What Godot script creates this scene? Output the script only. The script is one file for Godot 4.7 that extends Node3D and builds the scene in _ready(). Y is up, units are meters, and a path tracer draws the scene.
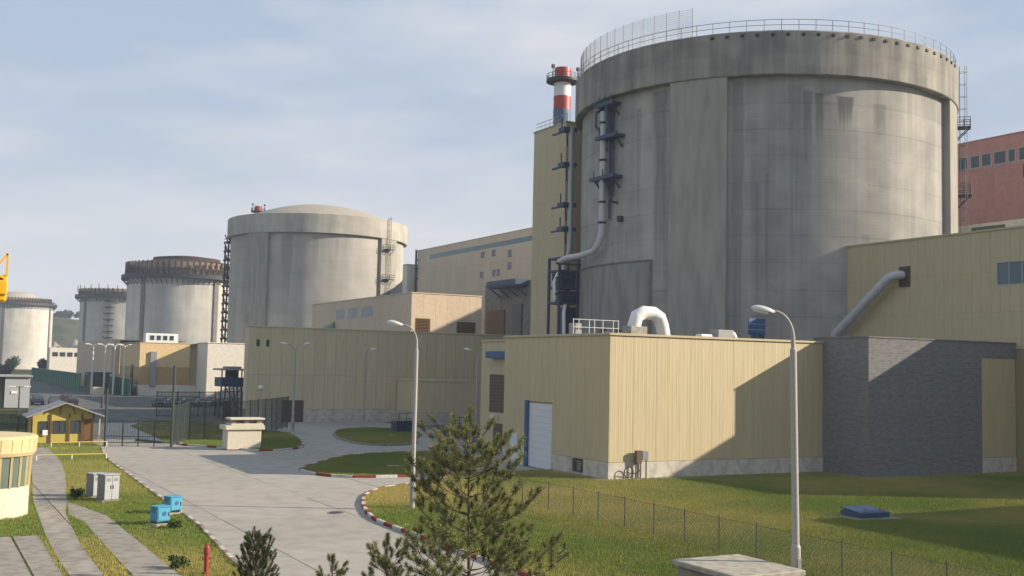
extends Node3D
# Site grid: a runs along the reactor fronts (+x), b runs away along the reactor row (-z); metres, y up.

var M := {}
var meshes := {}
var rng := RandomNumberGenerator.new()

# ---------------------------------------------------------------- mesh builder
class MB:
	var v := PackedVector3Array()
	var n := PackedVector3Array()
	var t := PackedVector2Array()
	var c := PackedColorArray()
	var col := Color(1, 1, 1)
	func tri(a: Vector3, b: Vector3, d: Vector3, na: Vector3, nb: Vector3, nd: Vector3, ta := Vector2.ZERO, tb := Vector2.ZERO, td := Vector2.ZERO) -> void:
		var g := (d - a).cross(b - a)
		if g.dot(na + nb + nd) < 0.0:
			v.append_array(PackedVector3Array([a, d, b])); n.append_array(PackedVector3Array([na, nd, nb])); t.append_array(PackedVector2Array([ta, td, tb]))
		else:
			v.append_array(PackedVector3Array([a, b, d])); n.append_array(PackedVector3Array([na, nb, nd])); t.append_array(PackedVector2Array([ta, tb, td]))
		c.append(col); c.append(col); c.append(col)
	func quad(p: Vector3, q: Vector3, r: Vector3, s: Vector3, nn: Vector3) -> void:
		var e := (q - p).length(); var f := (s - p).length()
		tri(p, q, r, nn, nn, nn, Vector2(0, 0), Vector2(e, 0), Vector2(e, f))
		tri(p, r, s, nn, nn, nn, Vector2(0, 0), Vector2(e, f), Vector2(0, f))
	func box(lo: Vector3, hi: Vector3) -> void:
		obox(Transform3D(Basis(), (lo + hi) * 0.5), (hi - lo).abs())
	func obox(x: Transform3D, size: Vector3) -> void:
		var h := size * 0.5
		for k in 3:
			var i := (k + 1) % 3
			var j := (k + 2) % 3
			for s in [-1.0, 1.0]:
				var o := Vector3(); o[k] = h[k] * s
				var a := Vector3(); a[i] = h[i]
				var b := Vector3(); b[j] = h[j]
				var nn := Vector3(); nn[k] = s
				quad(x * (o - a - b), x * (o + a - b), x * (o + a + b), x * (o - a + b), (x.basis * nn).normalized())
	func cbox(lo: Vector3, hi: Vector3, ch: float) -> void:
		ocbox(Transform3D(Basis(), (lo + hi) * 0.5), (hi - lo).abs(), ch)
	func ocbox(x: Transform3D, size: Vector3, ch: float) -> void:
		var h := size * 0.5
		for k in 3:
			var i := (k + 1) % 3
			var j := (k + 2) % 3
			for s in [-1.0, 1.0]:
				var o := Vector3(); o[k] = h[k] * s
				var a := Vector3(); a[i] = h[i] - ch
				var b := Vector3(); b[j] = h[j] - ch
				var nn := Vector3(); nn[k] = s
				quad(x * (o - a - b), x * (o + a - b), x * (o + a + b), x * (o - a + b), (x.basis * nn).normalized())
				for r in [-1.0, 1.0]:
					var e := Vector3(); e[k] = h[k] * s; e[i] = (h[i] - ch) * r
					var f := Vector3(); f[k] = (h[k] - ch) * s; f[i] = h[i] * r
					var n2 := Vector3(); n2[k] = s; n2[i] = r
					quad(x * (e - b), x * (e + b), x * (f + b), x * (f - b), (x.basis * n2).normalized())
		for sx in [-1.0, 1.0]:
			for sy in [-1.0, 1.0]:
				for sz in [-1.0, 1.0]:
					var nn := (x.basis * Vector3(sx, sy, sz)).normalized()
					tri(x * Vector3(sx * h.x, sy * (h.y - ch), sz * (h.z - ch)), x * Vector3(sx * (h.x - ch), sy * h.y, sz * (h.z - ch)), x * Vector3(sx * (h.x - ch), sy * (h.y - ch), sz * h.z), nn, nn, nn)
	# ring of profile points [radius, y] turned about a vertical axis at o; hard profile edges
	func lathe(o: Vector3, prof: Array, seg := 48, a0 := 0.0, a1 := TAU) -> void:
		for k in range(prof.size() - 1):
			var p: Vector2 = prof[k]
			var q: Vector2 = prof[k + 1]
			var d := (q - p).normalized()
			var pn := Vector2(d.y, -d.x)
			for s in seg:
				var u0: float = lerp(a0, a1, float(s) / seg)
				var u1: float = lerp(a0, a1, float(s + 1) / seg)
				var e0 := Vector3(cos(u0), 0, sin(u0))
				var e1 := Vector3(cos(u1), 0, sin(u1))
				var A := o + e0 * p.x + Vector3.UP * p.y
				var B := o + e1 * p.x + Vector3.UP * p.y
				var C := o + e1 * q.x + Vector3.UP * q.y
				var D := o + e0 * q.x + Vector3.UP * q.y
				var n0 := e0 * pn.x + Vector3.UP * pn.y
				var n1 := e1 * pn.x + Vector3.UP * pn.y
				var v0 := float(k) / (prof.size() - 1)
				var v1 := float(k + 1) / (prof.size() - 1)
				var t0 := u0 / TAU
				var t1 := u1 / TAU
				if p.x > 0.0001:
					tri(A, B, C, n0, n1, n1, Vector2(t0, 1 - v0), Vector2(t1, 1 - v0), Vector2(t1, 1 - v1))
				if q.x > 0.0001:
					tri(A, C, D, n0, n1, n0, Vector2(t0, 1 - v0), Vector2(t1, 1 - v1), Vector2(t0, 1 - v1))
	func tube(pts: Array, radii: Array, sides := 8, caps := true) -> void:
		var prev := Vector3.UP
		var rings := []
		var norms := []
		for i in pts.size():
			var d: Vector3
			if i == 0: d = pts[1] - pts[0]
			elif i == pts.size() - 1: d = pts[i] - pts[i - 1]
			else: d = (pts[i + 1] - pts[i]).normalized() + (pts[i] - pts[i - 1]).normalized()
			d = d.normalized()
			var x := prev.cross(d)
			if x.length() < 0.05:
				x = Vector3.RIGHT.cross(d)
				if x.length() < 0.05: x = Vector3.FORWARD.cross(d)
			x = x.normalized()
			var y := d.cross(x).normalized()
			prev = -x.cross(d).normalized() if false else y
			prev = y
			var r: float = radii[min(i, radii.size() - 1)]
			var ring := []
			var nr := []
			for s in sides:
				var e := x * cos(TAU * s / sides) + y * sin(TAU * s / sides)
				ring.append(pts[i] + e * r); nr.append(e)
			rings.append(ring); norms.append(nr)
		for i in pts.size() - 1:
			# align ring i+1 to ring i
			var best := 0
			var bd := 1e9
			for s in sides:
				var dd: float = (norms[i][0] - norms[i + 1][s]).length()
				if dd < bd: bd = dd; best = s
			if best:
				var r2 := []; var n2 := []
				for s in sides:
					r2.append(rings[i + 1][(s + best) % sides]); n2.append(norms[i + 1][(s + best) % sides])
				rings[i + 1] = r2; norms[i + 1] = n2
			for s in sides:
				var k := (s + 1) % sides
				tri(rings[i][s], rings[i][k], rings[i + 1][k], norms[i][s], norms[i][k], norms[i + 1][k])
				tri(rings[i][s], rings[i + 1][k], rings[i + 1][s], norms[i][s], norms[i + 1][k], norms[i + 1][s])
		if caps:
			for i in [0, pts.size() - 1]:
				var dn: Vector3 = (pts[0] - pts[1]).normalized() if i == 0 else (pts[i] - pts[i - 1]).normalized()
				for s in range(1, sides - 1):
					tri(rings[i][0], rings[i][s], rings[i][s + 1], dn, dn, dn)
	func bar(p: Vector3, q: Vector3, w: float, h := -1.0) -> void:
		var d := (q - p)
		var z := d.normalized()
		var up := Vector3.UP if absf(z.y) < 0.95 else Vector3.RIGHT
		var x := up.cross(z).normalized()
		var y := z.cross(x)
		obox(Transform3D(Basis(x, y, z), (p + q) * 0.5), Vector3(w, h if h > 0 else w, d.length()))
	func poly(pts: PackedVector2Array, y0: float, y1: float) -> void:   # plan polygon (x, z) extruded
		var ids := Geometry2D.triangulate_polygon(pts)
		for i in range(0, ids.size(), 3):
			var a := pts[ids[i]]; var b := pts[ids[i + 1]]; var d := pts[ids[i + 2]]
			tri(Vector3(a.x, y1, a.y), Vector3(b.x, y1, b.y), Vector3(d.x, y1, d.y), Vector3.UP, Vector3.UP, Vector3.UP)
		if y0 < y1:
			var cw := Geometry2D.is_polygon_clockwise(pts)
			for i in pts.size():
				var a := pts[i]; var b := pts[(i + 1) % pts.size()]
				var d := (b - a).normalized()
				var nn := Vector3(-d.y, 0, d.x) if cw else Vector3(d.y, 0, -d.x)
				quad(Vector3(a.x, y0, a.y), Vector3(b.x, y0, b.y), Vector3(b.x, y1, b.y), Vector3(a.x, y1, a.y), nn)
	func mesh() -> ArrayMesh:
		var arr := []
		arr.resize(Mesh.ARRAY_MAX)
		arr[Mesh.ARRAY_VERTEX] = v
		arr[Mesh.ARRAY_NORMAL] = n
		arr[Mesh.ARRAY_TEX_UV] = t
		arr[Mesh.ARRAY_COLOR] = c
		var m := ArrayMesh.new()
		m.add_surface_from_arrays(Mesh.PRIMITIVE_TRIANGLES, arr)
		return m

# ---------------------------------------------------------------- scene helpers
func P(a: float, y: float, b: float) -> Vector3:
	return Vector3(a, y, -b)

func numbered(called: String) -> String:
	if not has_node(NodePath(called)):
		return called
	var k := 1
	while has_node(NodePath("%s_%03d" % [called, k])):
		k += 1
	return "%s_%03d" % [called, k]

func child_name(parent: Node, called: String) -> String:
	if parent == self:
		return numbered(called)
	var key := "count_" + called
	var k: int = parent.get_meta(key, 0)
	parent.set_meta(key, k + 1)
	return called if k == 0 else "%s_%03d" % [called, k]

func obj(called: String, mb: MB, m: Material, parent: Node = self) -> MeshInstance3D:
	return inst(called, mb.mesh(), m, parent)

func inst(called: String, mesh: Mesh, m: Material, parent: Node = self, at := Transform3D()) -> MeshInstance3D:
	var o := MeshInstance3D.new()
	o.name = child_name(parent, called)
	o.mesh = mesh
	o.material_override = m
	o.transform = at
	parent.add_child(o, true)
	return o

func tag(o: Node, label: String, category: String, group := "") -> void:
	o.set_meta("label", label)
	o.set_meta("category", category)
	if group:
		o.set_meta("group", group)

func thing(called: String, label: String, category: String, at := Vector3.ZERO, turn := 0.0, group := "") -> Node3D:
	var o := Node3D.new()
	o.name = numbered(called)
	add_child(o, true)
	o.position = at
	o.rotation.y = turn
	tag(o, label, category, group)
	return o

func struct(called: String, mb: MB, m: Material) -> MeshInstance3D:
	var o := obj(called, mb, m)
	o.set_meta("kind", "structure")
	return o

func struct_node(called: String) -> Node3D:
	var o := Node3D.new()
	o.name = numbered(called)
	add_child(o, true)
	o.set_meta("kind", "structure")
	return o

func dup(src: Node3D, at: Vector3, turn: float, label: String) -> Node3D:
	var base := String(src.name)
	var r := src.duplicate() as Node3D
	r.name = numbered(base)
	add_child(r, true)
	r.position = at
	r.rotation.y = turn
	r.set_meta("label", label)
	return r

func box_mesh(size: Vector3) -> Mesh:
	var key := "%.2f_%.2f_%.2f" % [size.x, size.y, size.z]
	if not meshes.has(key):
		var b := BoxMesh.new()
		b.size = size
		meshes[key] = b
	return meshes[key]

func lin(r: float, g: float, b: float) -> Color:
	return Color(r, g, b).linear_to_srgb()

# ---------------------------------------------------------------- materials
func noise(seed_: int, freq: float, oct := 4, kind := FastNoiseLite.TYPE_SIMPLEX_SMOOTH) -> FastNoiseLite:
	var f := FastNoiseLite.new()
	f.seed = seed_
	f.frequency = freq
	f.noise_type = kind
	f.fractal_octaves = oct
	return f

func ramp(cols: Array, offs: Array) -> Gradient:
	var g := Gradient.new()
	g.offsets = PackedFloat32Array(offs)
	var cc := PackedColorArray()
	for c in cols: cc.append(c)
	g.colors = cc
	return g

func ntex(seed_: int, freq: float, cols: Array, offs: Array, size := 512, oct := 5) -> NoiseTexture2D:
	var t := NoiseTexture2D.new()
	t.width = size
	t.height = size
	t.seamless = true
	t.seamless_blend_skirt = 0.2
	t.noise = noise(seed_, freq, oct)
	t.color_ramp = ramp(cols, offs)
	return t

func bump(seed_: int, freq: float, strength: float, size := 256) -> NoiseTexture2D:
	var t := NoiseTexture2D.new()
	t.width = size
	t.height = size
	t.seamless = true
	t.as_normal_map = true
	t.bump_strength = strength
	t.noise = noise(seed_, freq, 4)
	return t

func mat(c: Color, rough := 0.8, metal := 0.0) -> StandardMaterial3D:
	var m := StandardMaterial3D.new()
	m.albedo_color = Color(c.srgb_to_linear() * 0.86, 1.0).linear_to_srgb()   # every albedo darkened evenly, balanced against the exposure
	m.roughness = rough
	m.metallic = metal
	if rough > 0.74: m.metallic_specular = 0.15
	return m

func world_tex(m: StandardMaterial3D, tex: Texture2D, per_metre: float, detail: Texture2D = null, detail_per_metre := 1.0) -> StandardMaterial3D:
	m.albedo_texture = tex
	m.uv1_triplanar = true
	m.uv1_world_triplanar = true
	m.uv1_scale = Vector3.ONE * per_metre
	if detail:
		m.detail_enabled = true
		m.detail_blend_mode = BaseMaterial3D.BLEND_MODE_MUL
		m.detail_albedo = detail
		m.detail_uv_layer = BaseMaterial3D.DETAIL_UV_2
		m.uv2_triplanar = true
		m.uv2_world_triplanar = true
		m.uv2_scale = Vector3.ONE * detail_per_metre
	return m

func grey(x: float) -> Color:
	return Color(x, x, x)

# stretched noise bytes: streaks that run down a wall
func streak(w: int, h: int, seed_: int, freq: float, squash: int, oct := 4) -> PackedByteArray:
	var im := noise(seed_, freq, oct).get_image(w, max(4, h / squash))
	im.resize(w, h, Image.INTERPOLATE_CUBIC)
	im.convert(Image.FORMAT_L8)
	return im.get_data()

# concrete of a containment wall: pour lines, runs, patches; stains = [[u, v, half width, length, strength], ...]
func concrete_wall_tex(w: int, h: int, seed_: int, base: Color, dark: Color, lifts: int, run: float, stains_and_shade: Array) -> ImageTexture:
	var s1 := streak(w, h, seed_, 0.045, 24)
	var s2 := streak(w, h, seed_ + 1, 0.012, 6)
	var s3 := streak(w, h, seed_ + 2, 0.02, 1, 5)
	var s4 := streak(w, h, seed_ + 3, 0.2, 60, 2)
	var out := PackedByteArray()
	out.resize(w * h * 3)
	var r := RandomNumberGenerator.new()
	r.seed = seed_
	var lift_tone := PackedFloat32Array()
	for k in lifts + 1: lift_tone.append(r.randf_range(-0.05, 0.05))
	for y in h:
		var v := float(y) / h
		var k := int(v * lifts)
		var fl := absf(v * lifts - roundf(v * lifts))
		var line := 0.16 if fl * h / lifts < 0.8 else 0.0
		var fine := 0.04 if (y % 4) == 0 else 0.0
		for x in w:
			var i := y * w + x
			var a := (s1[i] / 255.0 - 0.5) * run * 1.5 + (s2[i] / 255.0 - 0.5) * 0.36 + (s3[i] / 255.0 - 0.5) * 0.30 + (s4[i] / 255.0 - 0.5) * run * 0.55
			var d := 0.36 + a + lift_tone[k] + line * (s3[i] / 255.0 + 0.3) + fine
			d = clampf(d, 0.0, 1.0)
			var j := i * 3
			out[j] = int(255.0 * lerpf(base.r, dark.r, d))
			out[j + 1] = int(255.0 * lerpf(base.g, dark.g, d))
			out[j + 2] = int(255.0 * lerpf(base.b, dark.b, d))
	var im := Image.create_from_data(w, h, false, Image.FORMAT_RGB8, out)
	for k in (w * h / 1500 if h > 200 else 0):   # tie holes and chips
		var x := r.randi_range(1, w - 2)
		var y := clampi(int(roundf(r.randi_range(1, lifts - 1) * float(h) / lifts + r.randf_range(-3.0, 3.0))), 1, h - 2) if r.randf() < 0.6 else r.randi_range(1, h - 2)
		var c := im.get_pixel(x, y)
		im.set_pixel(x, y, c.lerp(dark, r.randf_range(0.3, 0.8)))
		if r.randf() < 0.4: im.set_pixel(x + 1, y, c.lerp(dark, r.randf_range(0.2, 0.6)))
	for st in stains_and_shade:
		var cx := int(st[0] * w)
		var hw: float = st[2] * w
		var y0 := int(st[1] * h)
		var ln := int(st[3] * h)
		for y in range(y0, mini(h, y0 + ln)):
			var f := float(y - y0) / ln
			for x in range(int(cx - hw * 1.3), int(cx + hw * 1.3) + 1):
				if x < 0 or x >= w: continue
				var i := y * w + x
				var edge := absf(x - cx) / hw + (s1[i] / 255.0 - 0.5) * 0.6 + f * 0.35 + (s3[i] / 255.0 - 0.5) * 0.5
				var k: float = clampf((1.0 - edge) * 3.0, 0.0, 1.0) * clampf((1.0 - f) * 1.6 + (s4[i] / 255.0 - 0.5), 0.0, 1.0) * st[4]
				var c := im.get_pixel(x, y)
				im.set_pixel(x, y, c.lerp(dark * 0.8, k * 0.72))
	return ImageTexture.create_from_image(im)

func brick_tex() -> Array:
	var w := 512
	var h := 512
	var im := Image.create(w, h, false, Image.FORMAT_RGB8)
	var bm := Image.create(w, h, false, Image.FORMAT_RGB8)
	im.fill(lin(0.27, 0.265, 0.26))
	bm.fill(Color(0.1, 0.1, 0.1))
	var r := RandomNumberGenerator.new()
	r.seed = 5
	for row in 16:
		for k in 8:
			var x := k * 64 + (32 if row % 2 else 0)
			var g := r.randf_range(0.185, 0.245)
			var cc := lin(g * r.randf_range(0.97, 1.05), g, g * r.randf_range(0.95, 1.06))
			for part in [0, -w]:
				var rc := Rect2i(x + 2 + part, row * 32 + 2, 60, 28).intersection(Rect2i(0, 0, w, h))
				if rc.size.x > 0:
					im.fill_rect(rc, cc)
					bm.fill_rect(rc, Color(0.9, 0.9, 0.9))
	var f := noise(8, 0.08, 3).get_seamless_image(w, h)
	for y in h:
		for x in w:
			im.set_pixel(x, y, im.get_pixel(x, y) * (0.82 + 0.36 * f.get_pixel(x, y).r))
	bm.bump_map_to_normal_map(3.0)
	return [ImageTexture.create_from_image(im), ImageTexture.create_from_image(bm)]

func make_materials() -> void:
	var fine := ntex(11, 0.06, [grey(0.88), grey(1.0)], [0.2, 0.8], 256)
	var blotch := ntex(12, 0.012, [grey(0.88), grey(0.96), grey(1.0)], [0.25, 0.5, 0.75], 512)
	var soil := ntex(13, 0.02, [grey(0.82), grey(1.0)], [0.3, 0.7], 512)
	# lawns: dry straw, green, bare earth in patches
	var lawn_c := ntex(21, 0.011, [lin(0.10, 0.13, 0.035), lin(0.15, 0.165, 0.045), lin(0.24, 0.20, 0.075), lin(0.32, 0.25, 0.11)], [0.26, 0.45, 0.65, 0.86], 1024, 6)
	var lawn_f := ntex(22, 0.12, [grey(0.62), grey(0.9), grey(1.0)], [0.2, 0.5, 0.8], 512, 4)
	M.lawn = world_tex(mat(Color.WHITE, 0.95), lawn_c, 0.035, lawn_f, 0.35)
	M.lawn.normal_enabled = true
	M.lawn.normal_texture = bump(23, 0.1, 6.0)
	M.lawn.normal_scale = 0.3
	var dry_c := ntex(24, 0.014, [lin(0.15, 0.22, 0.045), lin(0.23, 0.26, 0.065), lin(0.36, 0.28, 0.125), lin(0.44, 0.33, 0.18)], [0.25, 0.42, 0.6, 0.8], 1024, 6)
	M.verge = world_tex(mat(Color.WHITE, 0.95), dry_c, 0.07, lawn_f, 0.4)
	M.field = world_tex(mat(Color.WHITE, 0.95), ntex(25, 0.01, [lin(0.06, 0.08, 0.03), lin(0.10, 0.115, 0.045), lin(0.20, 0.17, 0.09)], [0.3, 0.5, 0.8], 512, 6), 0.006, lawn_f, 0.1)
	M.asphalt = world_tex(mat(lin(0.21, 0.205, 0.195), 0.9), blotch, 0.06, fine, 0.8)
	var wear := ntex(14, 0.012, [grey(0.93), grey(0.98), grey(1.0)], [0.2, 0.5, 0.8], 512)
	M.tarmac = world_tex(mat(lin(0.19, 0.19, 0.19), 0.9), blotch, 0.05, fine, 0.8)
	M.slab = []
	for k in 5:
		var g: float = [0.465, 0.48, 0.475, 0.455, 0.49][k]
		M.slab.append(world_tex(mat(lin(g * 1.02, g * 0.955, g * 0.85), 0.9), wear, [0.11, 0.09, 0.13, 0.1, 0.08][k], fine, 0.9))
	M.path = []
	for k in 3:
		var g: float = [0.43, 0.46, 0.41][k]
		M.path.append(world_tex(mat(lin(g, g * 0.915, g * 0.80), 0.92), blotch, 0.2, fine, 1.5))
	M.kerb_white = world_tex(mat(lin(0.74, 0.71, 0.66), 0.85), blotch, 0.6, fine, 2.0)
	M.kerb_red = world_tex(mat(lin(0.33, 0.075, 0.055), 0.85), blotch, 0.6, fine, 2.0)
	M.kerb_grey = world_tex(mat(lin(0.40, 0.36, 0.31), 0.9), blotch, 0.6, fine, 2.0)
	M.kerb_pink = world_tex(mat(lin(0.42, 0.27, 0.22), 0.9), blotch, 0.6, fine, 2.0)
	# cladding
	var dirt := ntex(31, 0.02, [grey(0.945), grey(0.985), grey(1.0)], [0.2, 0.5, 0.8], 512, 5)
	var runs := ntex(32, 0.025, [grey(0.962), grey(0.985), grey(1.0)], [0.25, 0.5, 0.75], 512, 3)
	M.cream = []
	for k in 4:
		var g: float = [1.0, 0.985, 1.012, 0.993][k]
		M.cream.append(world_tex(mat(lin(0.58 * g, 0.48 * g, 0.285 * g), 0.55), runs, 0.12))
		M.cream[k].uv1_scale = Vector3(0.16, 0.02, 0.16)
	M.olive = []
	for k in 3:
		var g: float = [1.0, 0.965, 1.03][k]
		M.olive.append(world_tex(mat(lin(0.66 * g, 0.57 * g, 0.37 * g), 0.6), runs, 0.12))
		M.olive[k].uv1_scale = Vector3(0.16, 0.02, 0.16)
	M.tan = []
	for k in 3:
		var g: float = [1.0, 0.97, 1.03][k]
		M.tan.append(world_tex(mat(lin(0.66 * g, 0.525 * g, 0.37 * g), 0.6), dirt, 0.1))
	M.pink = []
	for k in 3:
		var g: float = [1.0, 0.95, 1.04][k]
		M.pink.append(world_tex(mat(lin(0.60 * g, 0.27 * g, 0.205 * g), 0.6), dirt, 0.1))
	M.orange = world_tex(mat(lin(0.74, 0.54, 0.28), 0.7), dirt, 0.1)
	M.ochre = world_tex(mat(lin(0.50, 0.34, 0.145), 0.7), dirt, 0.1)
	M.offwhite = world_tex(mat(lin(0.80, 0.75, 0.65), 0.75), dirt, 0.1)
	M.joint = mat(lin(0.36, 0.29, 0.155), 0.8)
	M.plinth = world_tex(mat(lin(0.74, 0.69, 0.59), 0.85), blotch, 0.15, fine, 1.2)
	M.roof = world_tex(mat(lin(0.22, 0.21, 0.20), 0.9), blotch, 0.1)
	M.trim = mat(lin(0.50, 0.42, 0.25), 0.5)
	var bt := brick_tex()
	M.brick = mat(Color.WHITE, 0.9)
	world_tex(M.brick, bt[0], 0.3)
	M.brick.normal_enabled = true
	M.brick.normal_texture = bt[1]
	M.brick.normal_scale = 0.6
	# concrete of the containments
	var u := func(deg: float) -> float: return fposmod(deg, 360.0) / 360.0
	var hh := func(y: float) -> float: return 1.0 - y / 38.0
	var cb := lin(0.55, 0.525, 0.47)
	var cd := lin(0.17, 0.17, 0.165)
	var st := [[u.call(108.3), hh.call(36.0), 0.0075, 0.10, 0.85], [u.call(115.2), hh.call(36.2), 0.004, 0.14, 0.6], [u.call(119.0), hh.call(36.4), 0.004, 0.2, 0.5], [u.call(97.3), hh.call(35.6), 0.008, 0.12, 0.4],
		[u.call(122.0), hh.call(37.0), 0.006, 0.5, 0.25], [u.call(129.5), hh.call(28.0), 0.0018, 0.45, 0.3], [u.call(132.0), hh.call(27.0), 0.0016, 0.45, 0.3], [u.call(160.0), hh.call(37.5), 0.008, 0.55, 0.5], [u.call(168.0), hh.call(36.0), 0.003, 0.5, 0.3],
		[u.call(137.5), hh.call(37.5), 0.005, 0.99, 0.45], [u.call(102.0), hh.call(22.0), 0.004, 0.08, 0.3], [u.call(86.0), hh.call(37.5), 0.003, 0.2, 0.2]]  # the tall strip beside the pilaster paints its shadow line into the concrete
	M.wall_near = mat(Color.WHITE, 0.9)
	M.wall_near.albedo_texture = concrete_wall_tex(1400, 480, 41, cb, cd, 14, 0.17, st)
	M.ring_near = mat(Color.WHITE, 0.9)
	M.ring_near.albedo_texture = concrete_wall_tex(1400, 72, 51, lin(0.43, 0.405, 0.355), lin(0.13, 0.13, 0.125), 2, 0.36, [])
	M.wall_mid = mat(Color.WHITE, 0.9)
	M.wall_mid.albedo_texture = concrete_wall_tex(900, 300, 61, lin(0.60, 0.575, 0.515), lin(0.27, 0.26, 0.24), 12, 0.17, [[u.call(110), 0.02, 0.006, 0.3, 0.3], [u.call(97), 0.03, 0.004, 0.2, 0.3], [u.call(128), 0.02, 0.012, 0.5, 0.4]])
	M.ring_mid = mat(Color.WHITE, 0.9)
	M.ring_mid.albedo_texture = concrete_wall_tex(900, 64, 62, lin(0.58, 0.55, 0.485), lin(0.28, 0.265, 0.24), 2, 0.3, [])
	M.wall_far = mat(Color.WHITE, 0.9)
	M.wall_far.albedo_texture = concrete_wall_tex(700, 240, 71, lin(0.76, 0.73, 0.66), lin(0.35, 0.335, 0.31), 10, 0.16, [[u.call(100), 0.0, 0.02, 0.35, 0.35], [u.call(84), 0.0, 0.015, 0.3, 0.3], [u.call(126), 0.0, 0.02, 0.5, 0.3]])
	M.concrete = world_tex(mat(lin(0.40, 0.37, 0.32), 0.9), blotch, 0.1, fine, 0.8)
	M.concrete_dark = world_tex(mat(lin(0.29, 0.27, 0.245), 0.9), blotch, 0.1, fine, 0.8)
	M.concrete_pale = world_tex(mat(lin(0.55, 0.50, 0.42), 0.9), blotch, 0.3, fine, 1.0)
	M.pil = []
	var sv := ntex(44, 0.02, [grey(0.86), grey(0.95), grey(1.0)], [0.2, 0.5, 0.8], 512, 5)
	for k in 2:
		var m := mat(lin(0.42, 0.40, 0.355) if k == 0 else lin(0.36, 0.35, 0.32), 0.9)
		m.albedo_texture = sv
		m.uv1_triplanar = true
		m.uv1_world_triplanar = true
		m.uv1_scale = Vector3(0.10, 0.012, 0.10)
		M.pil.append(m)
	# metals and paint
	var rusty := ntex(81, 0.03, [lin(0.03, 0.024, 0.022), lin(0.085, 0.052, 0.04), lin(0.17, 0.11, 0.08)], [0.25, 0.5, 0.8], 256, 5)
	M.rust = world_tex(mat(Color.WHITE, 0.85), rusty, 0.2)
	M.formwork = world_tex(mat(lin(0.30, 0.235, 0.19), 0.85), blotch, 0.2)
	M.dark_steel = mat(lin(0.035, 0.037, 0.042), 0.6, 0.2)
	M.black = mat(lin(0.015, 0.015, 0.016), 0.7)
	M.galv = world_tex(mat(lin(0.42, 0.43, 0.44), 0.45, 0.5), fine, 0.7)
	M.rail = mat(lin(0.20, 0.21, 0.22), 0.6)
	M.pipe_pale = world_tex(mat(lin(0.62, 0.63, 0.64), 0.5), fine, 0.5)
	M.lamp_pole = world_tex(mat(lin(0.47, 0.45, 0.41), 0.6), fine, 0.8)
	M.lamp_head = mat(lin(0.68, 0.67, 0.63), 0.35)
	M.lamp_glass = mat(lin(0.62, 0.60, 0.52), 0.15)
	M.blue_steel = mat(lin(0.03, 0.055, 0.12), 0.55)
	M.blue = world_tex(mat(lin(0.06, 0.36, 0.56), 0.6), blotch, 1.2)
	M.blue_dark = mat(lin(0.03, 0.10, 0.24), 0.5)
	M.hatch_blue = mat(lin(0.03, 0.07, 0.16), 0.4)
	M.white_paint = mat(lin(0.86, 0.85, 0.82), 0.5)
	M.door_white = world_tex(mat(lin(0.74, 0.76, 0.78), 0.5), dirt, 0.4)
	M.red_paint = mat(lin(0.46, 0.045, 0.03), 0.45)
	M.stack_blue = mat(lin(0.10, 0.16, 0.24), 0.6)
	M.yellow = world_tex(mat(lin(0.58, 0.46, 0.10), 0.6), dirt, 0.4)
	M.crane_yellow = mat(lin(0.80, 0.42, 0.01), 0.4)
	M.cabin_cream = world_tex(mat(lin(0.70, 0.56, 0.30), 0.55), dirt, 0.3)
	M.cabin_white = world_tex(mat(lin(0.66, 0.60, 0.48), 0.7), dirt, 0.3)
	M.brown = mat(lin(0.10, 0.06, 0.04), 0.6)
	M.wood_brown = mat(lin(0.16, 0.08, 0.025), 0.7)
	M.glass = mat(lin(0.05, 0.065, 0.075), 0.08)
	M.glass_blue = mat(lin(0.07, 0.135, 0.16), 0.1)
	M.glass_green = mat(lin(0.13, 0.17, 0.14), 0.08)
	M.frame_pale = mat(lin(0.45, 0.44, 0.40), 0.5)
	M.frame_dark = mat(lin(0.06, 0.05, 0.045), 0.6)
	M.cabinet = world_tex(mat(lin(0.25, 0.255, 0.26), 0.6), dirt, 0.8)
	M.cabinet_pale = world_tex(mat(lin(0.42, 0.44, 0.46), 0.6), dirt, 0.5)
	M.metal_roof = world_tex(mat(lin(0.36, 0.35, 0.34), 0.55), dirt, 0.5)
	M.green_fence = world_tex(mat(lin(0.02, 0.17, 0.095), 0.6), dirt, 0.2)
	M.fence_green = mat(lin(0.03, 0.05, 0.042), 0.6)
	M.wire = mat(lin(0.10, 0.11, 0.10), 0.5, 0.3)
	M.hydrant = mat(lin(0.34, 0.03, 0.028), 0.55)
	M.tyre = mat(lin(0.02, 0.02, 0.02), 0.9)
	M.leaf = mat(Color.WHITE, 0.75)
	M.leaf.vertex_color_use_as_albedo = true
	M.leaf.backlight_enabled = true
	M.leaf.backlight = Color(0.10, 0.12, 0.05)
	M.bark = world_tex(mat(lin(0.15, 0.12, 0.09), 0.95), blotch, 1.5)
	M.grass_blade = mat(Color.WHITE, 0.8)
	M.grass_blade.vertex_color_use_as_albedo = true
	M.grass_blade.backlight_enabled = true
	M.grass_blade.backlight = Color(0.25, 0.27, 0.12)

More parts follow.
